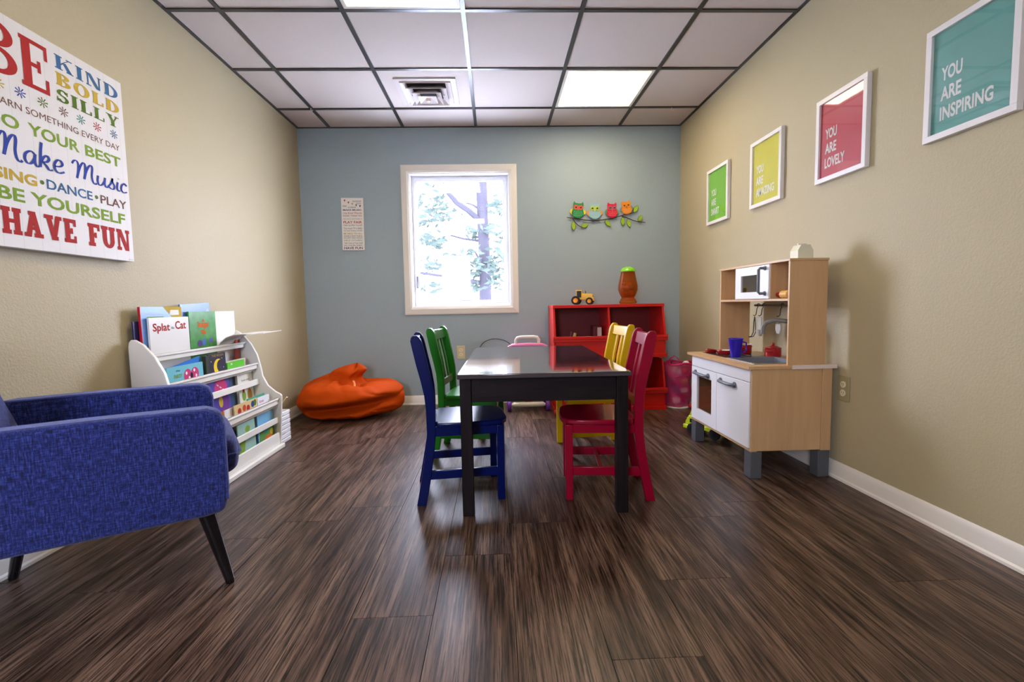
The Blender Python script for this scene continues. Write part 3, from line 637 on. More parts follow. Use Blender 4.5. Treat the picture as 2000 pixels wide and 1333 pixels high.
def owl(cx, cy, w_, h_, body, ring, wing, beak, lean, lab):
    c, s_ = math.cos(lean), math.sin(lean)
    T_ = lambda pts: [(cx + x * c - y * s_, cy + x * s_ + y * c) for x, y in pts]
    out = [(-w_*.42, -h_*.36), (-w_*.36, -h_*.52), (-w_*.24, -h_*.42), (0, -h_*.40), (w_*.24, -h_*.42), (w_*.36, -h_*.52), (w_*.42, -h_*.36), (w_*.40, -h_*.1), (w_*.5, h_*.2), (w_*.42, h_*.38), (w_*.2, h_*.49), (0, h_*.52), (-w_*.2, h_*.49), (-w_*.42, h_*.38), (-w_*.5, h_*.2), (-w_*.40, -h_*.1)]
    o = tag(plate(T_([(x * 1.05, y * 1.04) for x, y in out]), .016, .020, body, ow, 'owl'), lab)
    ip = T_([(x * .97, y * .97) for x, y in out]); plate(ip, .020, .026, body, o, 'body')
    for sx in (-1, 1):
        plate(T_([(sx * w_ * (.40 + .28 * math.sin(PI * t_)) * 1.0, -h_ * .12 + h_ * .48 * t_) for t_ in [k / 6 for k in range(7)]] + [(sx * w_ * .36, h_ * .2), (sx * w_ * .34, 0)]), .010, .015, wing, o, 'wing')
        ex, ey = sx * w_ * .20, -h_ * .16
        if ring is not None: plate(T_([(ex + w_*.2 * math.cos(a), ey + w_*.2 * math.sin(a)) for a in [k * PI / 8 for k in range(16)]]), .026, .029, ring, o, 'eye_ring')
        p0 = q2(*T_([(ex, ey)])[0]); MB().ball((p0[0], -.030, p0[1]), (w_*.075*.000423, .004, w_*.075*.000423), 10, 6).build('eye', I_black, o)
        MB().ball((p0[0] - .002, -.0335, p0[1] + .003), (.0022, .001, .0022), 8, 5).build('eye_glint', I_white, o)
    plate(T_([(-w_*.06, -h_*.06), (w_*.06, -h_*.06), (0, h_*.10)]), .026, .031, beak, o, 'beak')
    for i in range(-2, 3):
        for k in range(3):
            x, y = i * w_ * .15 + (k % 2) * w_ * .07, h_ * (.14 + .11 * k); p0 = q2(*T_([(x, y)])[0])
            if abs(x) < w_ * .4: MB().ball((p0[0], -.0262, p0[1]), (.0024, .001, .0016), 6, 4).build('feather_dot', I_white, o)
E1 = lambda n, c: mat(n, c, .3, coat=.5)
owl(405, 325, 240, 315, E1('green_enamel', (.03, .26, .08)), E1('coral_enamel', (.65, .09, .05)), E1('yellow_enamel', (.75, .62, .02)), E1('copper', (.5, .16, .05)), .08, 'green owl with coral eye rings and yellow wings')
owl(745, 345, 240, 320, E1('pale_blue_enamel', (.28, .48, .55)), E1('lime_ring', (.42, .55, .06)), E1('orange_wing', (.70, .28, .04)), E1('cream', (.7, .65, .3)), 0, 'pale blue owl with lime eye rings and orange wings')
owl(1100, 330, 215, 290, E1('crimson_enamel', (.65, .01, .04)), E1('mauve_ring', (.4, .08, .12)), E1('fern_wing', (.10, .30, .12)), E1('pink_beak', (.7, .12, .12)), 0, 'crimson owl with green wings')
owl(1395, 275, 210, 260, E1('amber_enamel', (.75, .24, .01)), None, E1('slate_wing', (.15, .27, .30)), E1('brown_beak', (.3, .08, .02)), -.15, 'amber owl leaning left with slate wings')

# ------------------------------------------------------------ play table
tb = thing('play_table', 'dark espresso rectangular play table with a polished reflective top', 'table', (.187, 1.868, 0), math.radians(-1.2))
LT = 1.22
Bx(-.346, .346, 0, LT, .566, .586).build('tabletop', M_esptop, tb, bevel=.004, seg=3)
for sx in (-1, 1):
    for y in (.02, LT - .066): Bx(sx * .315 - .023, sx * .315 + .023, y, y + .046, 0, .566).build('leg', M_espleg, tb, bevel=.002)
    Bx(sx * .318 - .011, sx * .318 + .011, .066, LT - .066, .468, .566).build('apron', M_espresso, tb, bevel=.001)
for y in (.030, LT - .052): Bx(-.292, .292, y, y + .022, .468, .566).build('apron', M_espresso, tb, bevel=.001)

# ------------------------------------------------------------ four child chairs
PROF = [(0, 0, .040), (.1, .020, .040), (.217, .040, .038), (.305, .050, .038), (.42, .050, .040), (.477, .046, .042), (.55, .033, .046), (.607, .020, .048), (.69, .003, .048), (.712, -.002, .046), (.727, -.005, .034), (.735, -.006, .016)]
def pc(z):
    for a, b_ in zip(PROF, PROF[1:]):
        if a[0] <= z <= b_[0]: return a[1] + (b_[1] - a[1]) * (z - a[0]) / (b_[0] - a[0])
    return PROF[-1][1]
def child_chair(lab, col, loc, deg):
    """x forward from the rear feet, y across (0 .. .31)"""
    m = mat(lab.split()[0] + '_chair_paint', col, .28, coat=.22, spec=.2)
    t = thing('child_chair', lab, 'chair', loc, math.radians(deg), 'painted wooden child chairs round the table')
    W_, tk = .315, .026
    poly = [(x - w_/2, z) for z, x, w_ in PROF] + [(x + w_/2, z) for z, x, w_ in reversed(PROF)]
    for y in (0, W_ - tk): MB().prism(poly, y, y + tk).build('leg', m, t, bevel=.003)
    for y in (0, W_ - .028): Bx(.332, .364, y, y + .028, 0, .335).build('leg', m, t, bevel=.003)
    sp = [(.060, tk + .001), (.075, tk + .001), (.075, -.006), (.20, -.010), (.30, -.008), (.35, .004), (.377, .035), (.386, .08), (.388, W_/2)]
    sp = sp + [(x, W_ - y) for x, y in sp[-2::-1]]
    MB().prism(sp, .336, .358, 'z').build('seat', m, t, bevel=.006, seg=3)
    for y in (.004, W_ - .020): Bx(.066, .332, y, y + .016, .298, .336).build('apron', m, t, bevel=.002)
    Bx(.342, .358, .028, W_ - .028, .298, .336).build('apron', m, t, bevel=.002)
    Bx(.040, .056, tk, W_ - tk, .298, .336).build('apron', m, t, bevel=.002)
    for y in (.005, W_ - .021): Bx(.040, .334, y, y + .016, .110, .148).build('stretcher', m, t, bevel=.002)
    Bx(.20, .216, .021, W_ - .021, .120, .142).build('stretcher', m, t, bevel=.002)
    def slab(z0, z1, y0, y1, th, off=0):
        return MB().prism([(pc(z0) - th/2 + off, z0), (pc(z0) + th/2 + off, z0), (pc((z0+z1)/2) + th/2 + off, (z0+z1)/2), (pc(z1) + th/2 + off, z1), (pc(z1) - th/2 + off, z1), (pc((z0+z1)/2) - th/2 + off, (z0+z1)/2)], y0, y1)
    slab(.668, .722, tk, W_ - tk, .020).build('top_rail', m, t, bevel=.003)
    slab(.405, .445, tk, W_ - tk, .018).build('lower_rail', m, t, bevel=.003)
    for y in (.104, .182): slab(.445, .668, y, y + .029, .011).build('slat', m, t, bevel=.002)
    return t
def chair_at(lab, col, rx, ry, deg, mirror=False):
    # rx, ry: near rear foot centre; chairs facing -x have their near side at local y = W
    a = math.radians(deg)
    if mirror:
        W_ = .315; off = Vector((0, W_)); rx -= off.x * math.cos(a) - off.y * math.sin(a); ry -= off.x * math.sin(a) + off.y * math.cos(a)
    return child_chair(lab, col, (rx, ry, 0), deg)
chair_at('blue wooden child chair at the near left side of the table', (.0008, .006, .085), -.335, 2.012, 7)
chair_at('green wooden child chair behind the blue one, at the table far left', (.010, .16, .006), -.365, 2.665, -8)
chair_at('magenta-red wooden child chair at the near right side of the table', (.27, .0006, .020), .652, 1.985, 174, True)
chair_at('yellow wooden child chair behind the magenta one, at the table far right', (.60, .37, .002), .748, 2.625, 184, True)

# ------------------------------------------------------------ blue armchair
ac = thing('armchair', 'deep blue tweed armchair with splayed black legs in the left foreground', 'armchair', (-.800, 1.405, 0), math.radians(33))
# local: x forward (0 = arm fronts), y across (0 = near outer face .. .65)
AW = .65
def arm(y0, y1, name='arm'):
    prof = [(-.005, .285), (-.012, .262), (-.06, .257), (-.30, .262), (-.56, .266), (-.56, .577), (-.30, .578), (-.04, .574), (-.004, .560), (.004, .52), (.004, .33)]
    b = MB().prism(prof, y0, y1)
    if y0 > .3: b.v = [(x - (.052 * (1 - (y - y0) / (y1 - y0)) if x < -.5 else 0), y, z) for x, y, z in b.v]      # rear end cut parallel to the wall
    return b.build(name, M_tweed, ac, bevel=.018, seg=4)
arm(0, .085)
arm(AW - .085, AW)
edge = [(-.003, .300), (-.003, .52), (-.013, .550), (-.045, .569), (-.30, .573), (-.55, .572)]
for y in (.006, .079, AW - .079, AW - .006):
    MB().tube([(x, y, z) for x, z in edge], .004, 8).build('piping', M_piping, ac)
Bx(-.57, -.012, .075, AW - .075, .262, .33).build('seat_base', M_tweed, ac, bevel=.012, seg=3)
def soft_box(x0, x1, y0, y1, z0, z1, crown=.015, nx=10, ny=10, rad=.03):
    b = MB(); vs, fs = [], []
    def sup(u): return math.copysign(abs(math.sin(u * PI / 2)) ** .6, u)
    n = 14
    cx, cy, cz, hx, hy, hz = (x0+x1)/2, (y0+y1)/2, (z0+z1)/2, (x1-x0)/2, (y1-y0)/2, (z1-z0)/2
    def se(c, e): return math.copysign(abs(c) ** e, c)
    A, B_ = 32, 16
    for i in range(B_ + 1):
        ph = -PI/2 + PI * i / B_
        for k in range(A):
            th = 2 * PI * k / A
            vs.append((cx + hx * se(math.cos(ph), .35) * se(math.cos(th), .22), cy + hy * se(math.cos(ph), .35) * se(math.sin(th), .22), cz + hz * se(math.sin(ph), .45)))
    fs = [(i*A + k, i*A + (k+1) % A, (i+1)*A + (k+1) % A, (i+1)*A + k) for i in range(B_) for k in range(A)]
    return b.add(vs, fs)
soft_box(-.60, .048, .088, AW - .088, .325, .475).build('seat_cushion', M_tweed, ac, subsurf=1)
MB().tube([(-.30, .092, .405), (-.02, .092, .405), (.030, .100, .405), (.047, .13, .405), (.050, AW/2, .405), (.047, AW-.13, .405), (.030, AW-.10, .405), (-.02, AW-.092, .405), (-.30, AW-.092, .405)], .004, 8).build('piping', M_piping, ac)
# backrest: curved slab leaning back
vs, fs = [], []; nz, ny = 10, 14
def bk(side, i, k):
    v = i / nz; u = k / ny; z = .30 + .50 * v; y = .055 + (AW - .135) * u
    bow = .05 * (1 - (2 * u - 1) ** 2); lean = .10 * max(0, (z - .42) / .4)
    rnd = .03 * max(0, (abs(2*u-1) - .8) / .2) ** 2 + .03 * max(0, (v - .85) / .15) ** 2
    xf = -.520 - .33 * min(.17, max(0, z - .47)) - bow * .2 - rnd * .3; xb = -.630 - .10 * max(0, z - .47) - bow * .2 + .055 * abs(2*u - 1) ** 4 + rnd * .3
    if v > .9: z -= .03 * abs(2*u-1) ** 3
    return (xf if side == 0 else xb, y, z)
for side in (0, 1):
    for i in range(nz + 1):
        for k in range(ny + 1): vs.append(bk(side, i, k))
R_ = ny + 1; O2 = (nz + 1) * R_
for i in range(nz):
    for k in range(ny):
        a = i * R_ + k; fs.append((a, a+1, a+R_+1, a+R_)); fs.append((O2+a, O2+a+R_, O2+a+R_+1, O2+a+1))
for k in range(ny): a, b_ = k, nz*R_+k; fs.append((a, O2+a, O2+a+1, a+1)); fs.append((b_, b_+1, O2+b_+1, O2+b_))
for i in range(nz): a, b_ = i*R_, i*R_+ny; fs.append((a, a+R_, O2+a+R_, O2+a)); fs.append((b_, O2+b_, O2+b_+R_, b_+R_))
MB().add(vs, fs).build('backrest', M_tweed, ac, subsurf=1)
for (tx, ty, bx, by) in ((-.062, .075, -.006, .092), (-.07, AW - .08, -.02, AW - .05), (-.525, .09, -.585, .07), (-.525, AW - .12, -.580, AW - .105)):
    MB().tube([(tx, ty, .268), (bx, by, .006), (bx, by, 0)], [.0235, .0135, .012], 20).build('leg', M_blackwood, ac)

# ------------------------------------------------------------ bean bag
def beanbag():
    A, B_ = 120, 60; vs, fs = [], []
    for i in range(B_ + 1):
        v = i / B_; ph = -PI/2 + PI * v
        for k in range(A):
            th = 2 * PI * k / A; cph, sph = math.cos(ph), math.sin(ph)
            se = lambda c, e: math.copysign(abs(c) ** e, c)
            R0 = .415 if math.cos(th) > 0 else .40
            x = R0 * se(cph, .62) * math.cos(th); y = .325 * se(cph, .62) * math.sin(th); z = .150 + .150 * se(sph, .75)
            # sides billow unevenly
            d = 1 + .05 * math.sin(3 * th + 1.1) + .03 * math.sin(5 * th + .4)
            x *= d; y *= d
            # long sagging crease across the front at knee height, closing towards both ends
            fr = max(0, -math.sin(th + .06)) ** .55 if math.sin(th + .06) < 0 else 0
            fr *= 1 / (1 + math.exp(-(math.cos(th) + .72) / .07))
            zc = .112 + .020 * math.cos(th * 2 + .9) + .012 * math.cos(th)
            cr = math.exp(-((z - zc) / .038) ** 2) * fr
            low = (1 / (1 + math.exp((z - zc) / .010))) * fr
            x *= 1 - .10 * cr - .05 * low; y *= 1 - .42 * cr - .13 * low
            lip = math.exp(-((z - zc - .055) / .035) ** 2) * fr
            y *= 1 + .06 * lip
            # puckered cloth below the crease
            s1 = abs(math.sin(th * 6.5 + z * 34 + .5 * math.sin(th * 3))); s2 = abs(math.sin(th * 11 - z * 22))
            y *= 1 + low * (.075 * (1 - s1) ** 2 + .03 * (1 - s2) ** 2) * (1 if th > 3.4 else .4)
            y *= 1 + .07 * math.exp(-((z - .03) / .025) ** 2) * fr * max(0, math.sin(th * 2.0 - 2.6))
            # dished top with a fold running to the knot
            rr_ = math.hypot(x + .02, y); up = max(0, sph)
            z -= .055 * up * math.exp(-((x - .07) / .12) ** 2 - ((y + .03) / .16) ** 2)
            z += .045 * up * math.exp(-((x + .16) / .10) ** 2 - ((y - .06) / .12) ** 2)
            ang = math.atan2(y - .02, x + .03)
            z += up * .010 * math.sin(ang * 7 + rr_ * 18) * math.exp(-(rr_ / .22) ** 2)
            for (a0, wd, dp) in ((-.9, .16, .020), (-2.2, .14, .018), (-.15, .20, .016), (-3.0, .22, .016), (-1.6, .10, .012)):
                da = math.atan2(math.sin(ang - a0 - rr_ * .9), math.cos(ang - a0 - rr_ * .9))
                z -= up * dp * math.exp(-(da / wd) ** 2) * math.exp(-((rr_ - .20) / .13) ** 2)
            rg = 1 - abs(noise.noise(Vector((x * 5 + 3, y * 5, z * 7)))) * 4
            if rg > 0: x *= 1 - .028 * rg * rg; y *= 1 - .030 * rg * rg; z -= .006 * rg * rg * up
            nn = noise.noise(Vector((x * 6, y * 6, z * 9))) * .014 + noise.noise(Vector((x * 15, y * 15, z * 22))) * .006
            l = math.sqrt(x*x + y*y + (z - .12) ** 2) or 1
            x += x / l * nn; y += y / l * nn; z += (z - .12) / l * nn
            vs.append((x, y, max(0.0, z)))
    fs = [(i*A + k, i*A + (k+1) % A, (i+1)*A + (k+1) % A, (i+1)*A + k) for i in range(B_) for k in range(A)]
    return vs, fs
bb = thing('bean_bag', 'slumped orange bean bag in the corner below the narrow sign', 'bean bag', (-1.185, 3.80, 0))
vs, fs = beanbag()
MB().add(vs, fs).build('bag', M_orange, bb, subsurf=1)
# gathered top flap
vs, fs = [], []; A, B_ = 48, 18
for i in range(B_ + 1):
    v = i / B_
    for k in range(A):
        th = 2 * PI * k / A
        r = (.175 * (1 - v) ** 1.3 + .072 * math.exp(-((v - .72) / .26) ** 2)) * (1 + .10 * math.sin(th * 5 + v * 4) * (1 - v * .4) + .05 * math.sin(th * 9))
        if v > .9: r *= max(0.02, (1 - v) / .1) ** .6
        z = .232 + .190 * v ** .9
        x = r * math.cos(th) * 1.15 - .055 + .13 * v ** 1.5; y = r * math.sin(th) * .8 + .02
        z -= .03 * math.exp(-((th - 4.9) / .35) ** 2) * v
        vs.append((x, y, z))
fs = [(i*A + k, i*A + (k+1) % A, (i+1)*A + (k+1) % A, (i+1)*A + k) for i in range(B_) for k in range(A)]
MB().add(vs, fs).build('gathered_top', M_orange, bb, subsurf=1)
MB().tube([(.085, -.13, .300), (.105, -.17, .283), (.112, -.20, .262), (.125, -.22, .245)], .008, 8, flat=.35).build('strap', mat('orange_webbing', (.70, .20, .05), .7), bb)

# ------------------------------------------------------------ white bookcase
bc = thing('bookcase', 'white sling-style children bookcase with curved sides by the left wall', 'bookcase', (-1.61, 2.14, 0))
def X_(v): return v + 1.61
side = [(0, 0), (0, .700), (.004, .724), (.014, .735), (.028, .734), (.063, .712), (.110, .655), (.145, .585), (.163, .51), (.172, .45), (.200, .392), (.245, .352), (.272, .336), (.280, .326), (.279, .30), (.262, .06), (.258, 0)]
for y in (0, .820): MB().prism(side, y, y + .018).build('side_panel', M_whiteb, bc, bevel=.003)
Y0, Y1 = .0185, .8195
Bx(.0, .006, Y0, Y1, .03, .70).build('back_panel', M_whiteb, bc, smooth=False)
def shelf(x1, z): Bx(.006, x1, Y0, Y1, z - .012, z).build('shelf', M_whiteb, bc, smooth=False)
shelf(.128, .497); shelf(.232, .262); shelf(.236, .060)
def rail(x, z0, z1, two=False):
    b = Bx(x - .010, x, Y0, Y1, z0, z1)
    if two: b.box(x - .012, x + .006, Y0, Y1, z1 - .010, z1)
    b.build('rail', M_whiteb, bc, bevel=.0015)
rail(.082, .632, .664, True); rail(.148, .500, .535, True); rail(.153, .402, .436); rail(.262, .276, .314, True); rail(.256, .160, .194)
Bx(.246, .258, Y0, Y1, .025, .098).build('kick_panel', M_whiteb, bc, bevel=.002)
Bx(.225, .278, -.004, .842, 0.0, .024).build('plinth', M_whiteb, bc, bevel=.003)

# books: local x = towards the room, y = across, z = up, leaning back by lean
M_page = mat('page_paper', (.74, .72, .66), .8)
G1 = 'picture books on the top shelf of the white bookcase'; G2 = 'picture books on the middle shelf of the white bookcase'; G3 = 'picture books on the bottom shelf of the white bookcase'
bU, bV, bN = (0, 1, 0), (0, 0, 1), (1, 0, 0)
def book(lab, x, y0, y1, z0, h, t, col, lean=.08, roll=0, group=G1, spine=None, name='picture_book'):
    o = thing(name, lab, 'book', (x, y0, z0), 0, group); o.rotation_euler = (roll, -lean, 0)
    w_ = y1 - y0; m = mat('cover_' + str(len(bpy.data.materials)), col, .3) if not isinstance(col, bpy.types.Material) else col
    ct = min(.002, t * .25)
    b = MB(); b.box(t - ct, t, 0, w_, 0, h).box(0, ct, 0, w_, 0, h)
    if spine is None: b.box(ct, t - ct, 0, .002, 0, h)
    cvr = b.build('cover', m, o, smooth=False)
    if spine is not None: Bx(-.0005, t + .0003, -.001, .003, 0, h).build('spine', spine, o, smooth=False)
    Bx(ct, t - ct, .003, w_ - .003, .003, h - .003).build('pages', M_page, o, smooth=False)
    o['w'] = w_; o['h'] = h; o['t'] = t
    return o
def bt(o, s, y, z, w_, h, m, bold=0, **k): return text(s, w_, h, m, o, (o['t'], y, z), bU, bV, bN, bold=bold, **k)
def shp(o, pts, m, lift=.0005, name='cover_picture'): return place2d(pts, [tuple(range(len(pts)))], name, m, o, (o['t'], 0, 0), bU, bV, bN, lift)
def ell(cx, cy, rx, ry, n=18): return [(cx + rx * math.cos(2*PI*k/n), cy + ry * math.sin(2*PI*k/n)) for k in range(n)]
B0x = -1.602
book('thin navy book leaning at the near end behind the red-spined book', B0x, 2.165, 2.40, .499, .315, .006, (.015, .02, .10), lean=.01)
o = book('tall book with a red spine, blue cover and yellow corner', -1.5915, 2.193, 2.475, .499, .380, .010, (.14, .32, .75), lean=.01, spine=mat('red_spine', (.45, .01, .02), .35))
shp(o, [(.15, .380), (.282, .380), (.282, .27)], I_yel); shp(o, [(.04, .300), (.15, .300), (.15, .335), (.04, .335)], I_lime, .0004)
shp(o, [(.03, .355), (.15, .345), (.15, .338), (.03, .348)], inks('pale_cloud', (.5, .62, .9)), .0004); bt(o, 'GUIDE', .05, .308, .09, .018, I_white, lift=.0008)
shp(o, [(.19, .34), (.26, .34), (.26, .365), (.20, .365)], I_white, .0008)
o = book('tall blue picture book with white mountain cover, tilted behind the green book', -1.5915, 2.487, 2.735, .499, .392, .008, (.10, .22, .52), lean=.01, roll=.045)
shp(o, [(.10, .30), (.16, .34), (.19, .33), (.225, .362), (.243, .34), (.243, .29), (.10, .28)], inks('snow_blue', (.55, .65, .8)))
o = book('white picture book titled Splat the Cat with red lettering', -1.5795, 2.222, 2.502, .499, .330, .009, (.74, .73, .70), lean=.0)
bt(o, 'Splat', .022, .255, .115, .048, I_red, .02); bt(o, 'the', .146, .272, .022, .014, I_blue); bt(o, 'Cat', .176, .270, .080, .040, I_red, .02)
shp(o, [(.105, .0), (.19, .0), (.20, .035), (.19, .075), (.12, .075), (.10, .04)], I_red)
shp(o, [(.11, .045), (.195, .05), (.193, .055), (.11, .052)], I_white, .0008)
M_grass = mat('grass_cover', (.05, .26, .04), .3, var=.6, vscale=26)
o = book("green picture book titled a bug's life with orange lettering", -1.5795, 2.508, 2.738, .499, .355, .009, M_grass, lean=.0)
bt(o, 'a', .108, .300, .020, .014, I_orange, .03); bt(o, 'bugs', .068, .262, .092, .040, I_orange, .05); bt(o, 'life', .095, .232, .042, .026, I_orange, .05)
for k in range(9):
    y = .012 + k * .024; shp(o, [(y, .02), (y + .006, .02), (y + .012 + (k % 3) * .008, .20 + (k * 37 % 5) * .03)], inks('blade_%d' % k, (.10 + .02 * (k % 3), .36, .04)), .0003)
shp(o, ell(.075, .185, .020, .018), inks('berry', (.14, .08, .30)), .0006); shp(o, ell(.115, .19, .018, .02), inks('bluebell', (.10, .22, .60)), .0006); shp(o, ell(.175, .195, .016, .014), inks('violet', (.16, .14, .5)), .0006)
# open white-paged book whose front cover flops forward
o = thing('open_book', 'blank white open book with one page flopped over the top rail', 'book', (-1.592, 2.747, .499), 0, G1)
Bx(0, .008, 0, .212, 0, .353).build('pages', mat('blank_page', (.80, .79, .77), .6), o, smooth=False)
pts = [(.012, .150), (.030, .185), (.060, .212), (.100, .226), (.150, .228), (.205, .226), (.262, .232)]
vs, fs = [], []
n = len(pts)
for s_, dz in ((0, 0), (1, .004)):
    for i, (x, z) in enumerate(pts):
        for yv in (0, 1): vs.append((x, (.005 + .03 * i / n) if yv == 0 else (.200 + .065 * min(1, i / 4)), z + dz + yv * .004 * i / n - .01))
for i in range(n - 1):
    a = 2 * i; fs += [(a, a+1, a+3, a+2), (2*n+a, 2*n+a+2, 2*n+a+3, 2*n+a+1), (a, a+2, 2*n+a+2, 2*n+a), (a+1, 2*n+a+1, 2*n+a+3, a+3)]
fs += [(0, 2*n, 2*n+1, 1), (2*n-2, 2*n-1, 4*n-1, 4*n-2)]
MB().add(vs, fs).build('flopped_page', bpy.data.materials['blank_page'], o)
book('red and black book standing upright under the flopped white page', -1.568, 2.905, 2.945, .499, .19, .012, (.5, .06, .03), lean=0)
# front row behind the lip of the top shelf
o = book('pale blue picture book with a pink bow, front of the top shelf', -1.499, 2.200, 2.467, .499, .100, .008, (.16, .50, .60), lean=.02)
shp(o, ell(.145, .045, .030, .035), I_pink); shp(o, ell(.200, .050, .030, .032), I_pink); shp(o, ell(.173, .045, .010, .014), I_black, .0007)
for (a_, c_) in ((.135, .06), (.155, .035), (.195, .068), (.208, .04)): shp(o, ell(a_, c_, .007, .008, 10), I_white, .0009)
bt(o, 'PARTY', .045, .045, .06, .018, I_lime, .03); bt(o, 'the', .06, .075, .03, .010, I_black)
book('bright blue book tilted behind the pale blue one', -1.513, 2.270, 2.490, .503, .095, .006, (.01, .16, .55), lean=.02, roll=.14)
M_moonb = mat('night_cover', (.025, .02, .05), .3, var=.3, vscale=30)
o = book('black picture book with a yellow crescent moon on the top shelf', -1.500, 2.520, 2.676, .499, .130, .008, M_moonb, lean=.02)
cres = [(.085 + .045 * math.cos(a), .055 + .045 * math.sin(a)) for a in [PI * (.35 + 1.3 * k / 14) for k in range(15)]] + [(.103 + .034 * math.cos(a), .06 + .034 * math.sin(a)) for a in [PI * (1.55 - 1.1 * k / 12) for k in range(13)]]
shp(o, cres, inks('moon_yellow', (.85, .62, .03))); bt(o, 'THE MOON', .03, .112, .105, .012, I_yel)
for (a_, c_) in ((.02, .09), (.12, .1), (.13, .05), (.03, .03)): shp(o, ell(a_, c_, .003, .003, 8), I_white, .0007)
book('dark book standing beside the crescent moon book', -1.5125, 2.492, 2.517, .499, .125, .022, (.04, .05, .03), lean=0)
o = book('bright green book low on the top shelf, right of the moon book', -1.500, 2.684, 2.860, .499, .066, .010, (.12, .55, .03), lean=.0, roll=.012)
bt(o, 'go', .03, .045, .02, .016, I_white, .02)
book('cream book lying behind the bright green one', -1.517, 2.700, 2.915, .499, .072, .008, (.62, .58, .45), lean=0)
# middle shelf
o = book('pink and purple glittery picture book on the middle shelf', -1.497, 2.455, 2.700, .263, .240, .010, (.09, .06, .38), lean=.06, group=G2)
shp(o, ell(.165, .175, .060, .052), I_pink); shp(o, ell(.18, .09, .05, .05), inks('mauve', (.22, .06, .35)), .0006); shp(o, ell(.15, .10, .02, .03), I_yel, .0008); shp(o, [(.06, .0), (.235, .0), (.235, .052), (.06, .045)], I_orange, .0007)
for k in range(7): shp(o, ell(.125 + .08 * ((k * 37) % 10) / 10, .15 + .05 * ((k * 53) % 10) / 10, .004, .004, 8), I_white, .0009)
o = book('dark blue night-scene book behind the pink and purple one', -1.510, 2.560, 2.775, .263, .250, .008, (.04, .09, .17), lean=.06, group=G2)
o = book('white picture book with green and orange figures on the middle shelf', -1.496, 2.785, 2.950, .263, .236, .012, (.74, .71, .62), lean=.06, group=G2)
bt(o, 'hush now', .04, .175, .09, .012, I_grey); shp(o, ell(.05, .09, .022, .03), I_lime); shp(o, ell(.05, .12, .012, .012), I_red, .0008); shp(o, ell(.115, .085, .026, .04), inks('tan_orange', (.72, .35, .08)), .0006); shp(o, [(0, 0), (.165, 0), (.165, .05), (0, .05)], inks('lawn', (.2, .5, .08)), .0004); shp(o, ell(.03, .22, .004, .006, 8), I_grey)
o = book('tan picture book with red and blue figures at the front of the middle shelf', -1.392, 2.535, 2.775, .263, .088, .006, (.66, .50, .24), lean=.02, group=G2)
for (a_, c_, m_) in ((.05, .05, I_red), (.10, .058, I_cat), (.14, .05, I_red), (.19, .062, I_dblue), (.215, .066, I_green)): shp(o, ell(a_, c_, .018, .018), m_)
o = book('white book with pink lettering at the front of the middle shelf', -1.392, 2.782, 2.925, .263, .084, .006, (.74, .74, .78), lean=.02, roll=-.01, group=G2)
bt(o, 'love', .02, .050, .05, .018, I_pink)
book('white slim booklet behind the tan one', -1.404, 2.470, 2.700, .263, .080, .005, (.72, .72, .70), lean=.02, group=G2)
book('teal-edged slim book lying behind the white book', -1.405, 2.70, 2.90, .263, .094, .004, (.05, .35, .22), lean=.02, group=G2)
# bottom shelf
o = book('dark blue book with a red stripe on the bottom shelf', -1.398, 2.520, 2.735, .061, .205, .010, (.02, .07, .22), lean=.03, group=G3)
shp(o, [(.06, .15), (.17, .17), (.17, .19), (.06, .175)], I_red); shp(o, ell(.03, .175, .02, .016), inks('tan_face', (.6, .38, .2)), .0006)
o = book('pale green picture book in front of the dark blue one on the bottom shelf', -1.380, 2.535, 2.715, .061, .185, .006, (.30, .50, .42), lean=.02, group=G3)
shp(o, ell(.10, .145, .025, .018), I_lime); shp(o, [(0, 0), (.05, 0), (.07, .09), (0, .09)], I_lime)
o = book('sky blue book with an orange picture low down on the bottom shelf', -1.385, 2.750, 2.945, .061, .190, .008, (.17, .42, .62), lean=.02, group=G3)
shp(o, [(0, 0), (.195, 0), (.195, .09), (.02, .085)], inks('meadow', (.16, .36, .08))); shp(o, ell(.12, .03, .05, .02), I_orange, .0008); shp(o, ell(.16, .06, .02, .02), I_yel, .0008); shp(o, ell(.09, .075, .018, .014), I_teal, .0009)

# ribbed white box beside the bookcase, with a wooden rod leaning out
bx = thing('ribbed_box', 'low white ribbed basket standing between the bookcase and the bean bag', 'basket', (-1.44, 3.075, 0))
wv = [(-.07, 0), (.072, 0)]
b = MB()
N_R = 7
for k in range(N_R):
    z0 = .002 + k * .029; g_ = .0022
    for (x0, x1, y0, y1) in ((-.072 - g_, .072 + g_, -.075 - g_, -.069), (-.072 - g_, .072 + g_, .069, .075 + g_), (-.072 - g_, -.066, -.069, .069), (.066, .072 + g_, -.069, .069)):
        Bx(x0, x1, y0, y1, z0, z0 + .0265).build('woven_strip', M_white, bx, bevel=.004)
Bx(-.064, .064, -.067, .067, .003, .190).build('liner', mat('white_lining', (.70, .70, .72), .8), bx, smooth=False)
rd = MB().tube([(-1.395, 3.03, .207), (-1.36, 3.02, .262), (-1.320, 3.015, .306)], .0075, 8, flat=.5).build('wooden_rod', mat('pale_wood', (.72, .58, .30), .5)); tag(rd, 'short pale wooden rod poking out beside the bookcase end', 'stick')

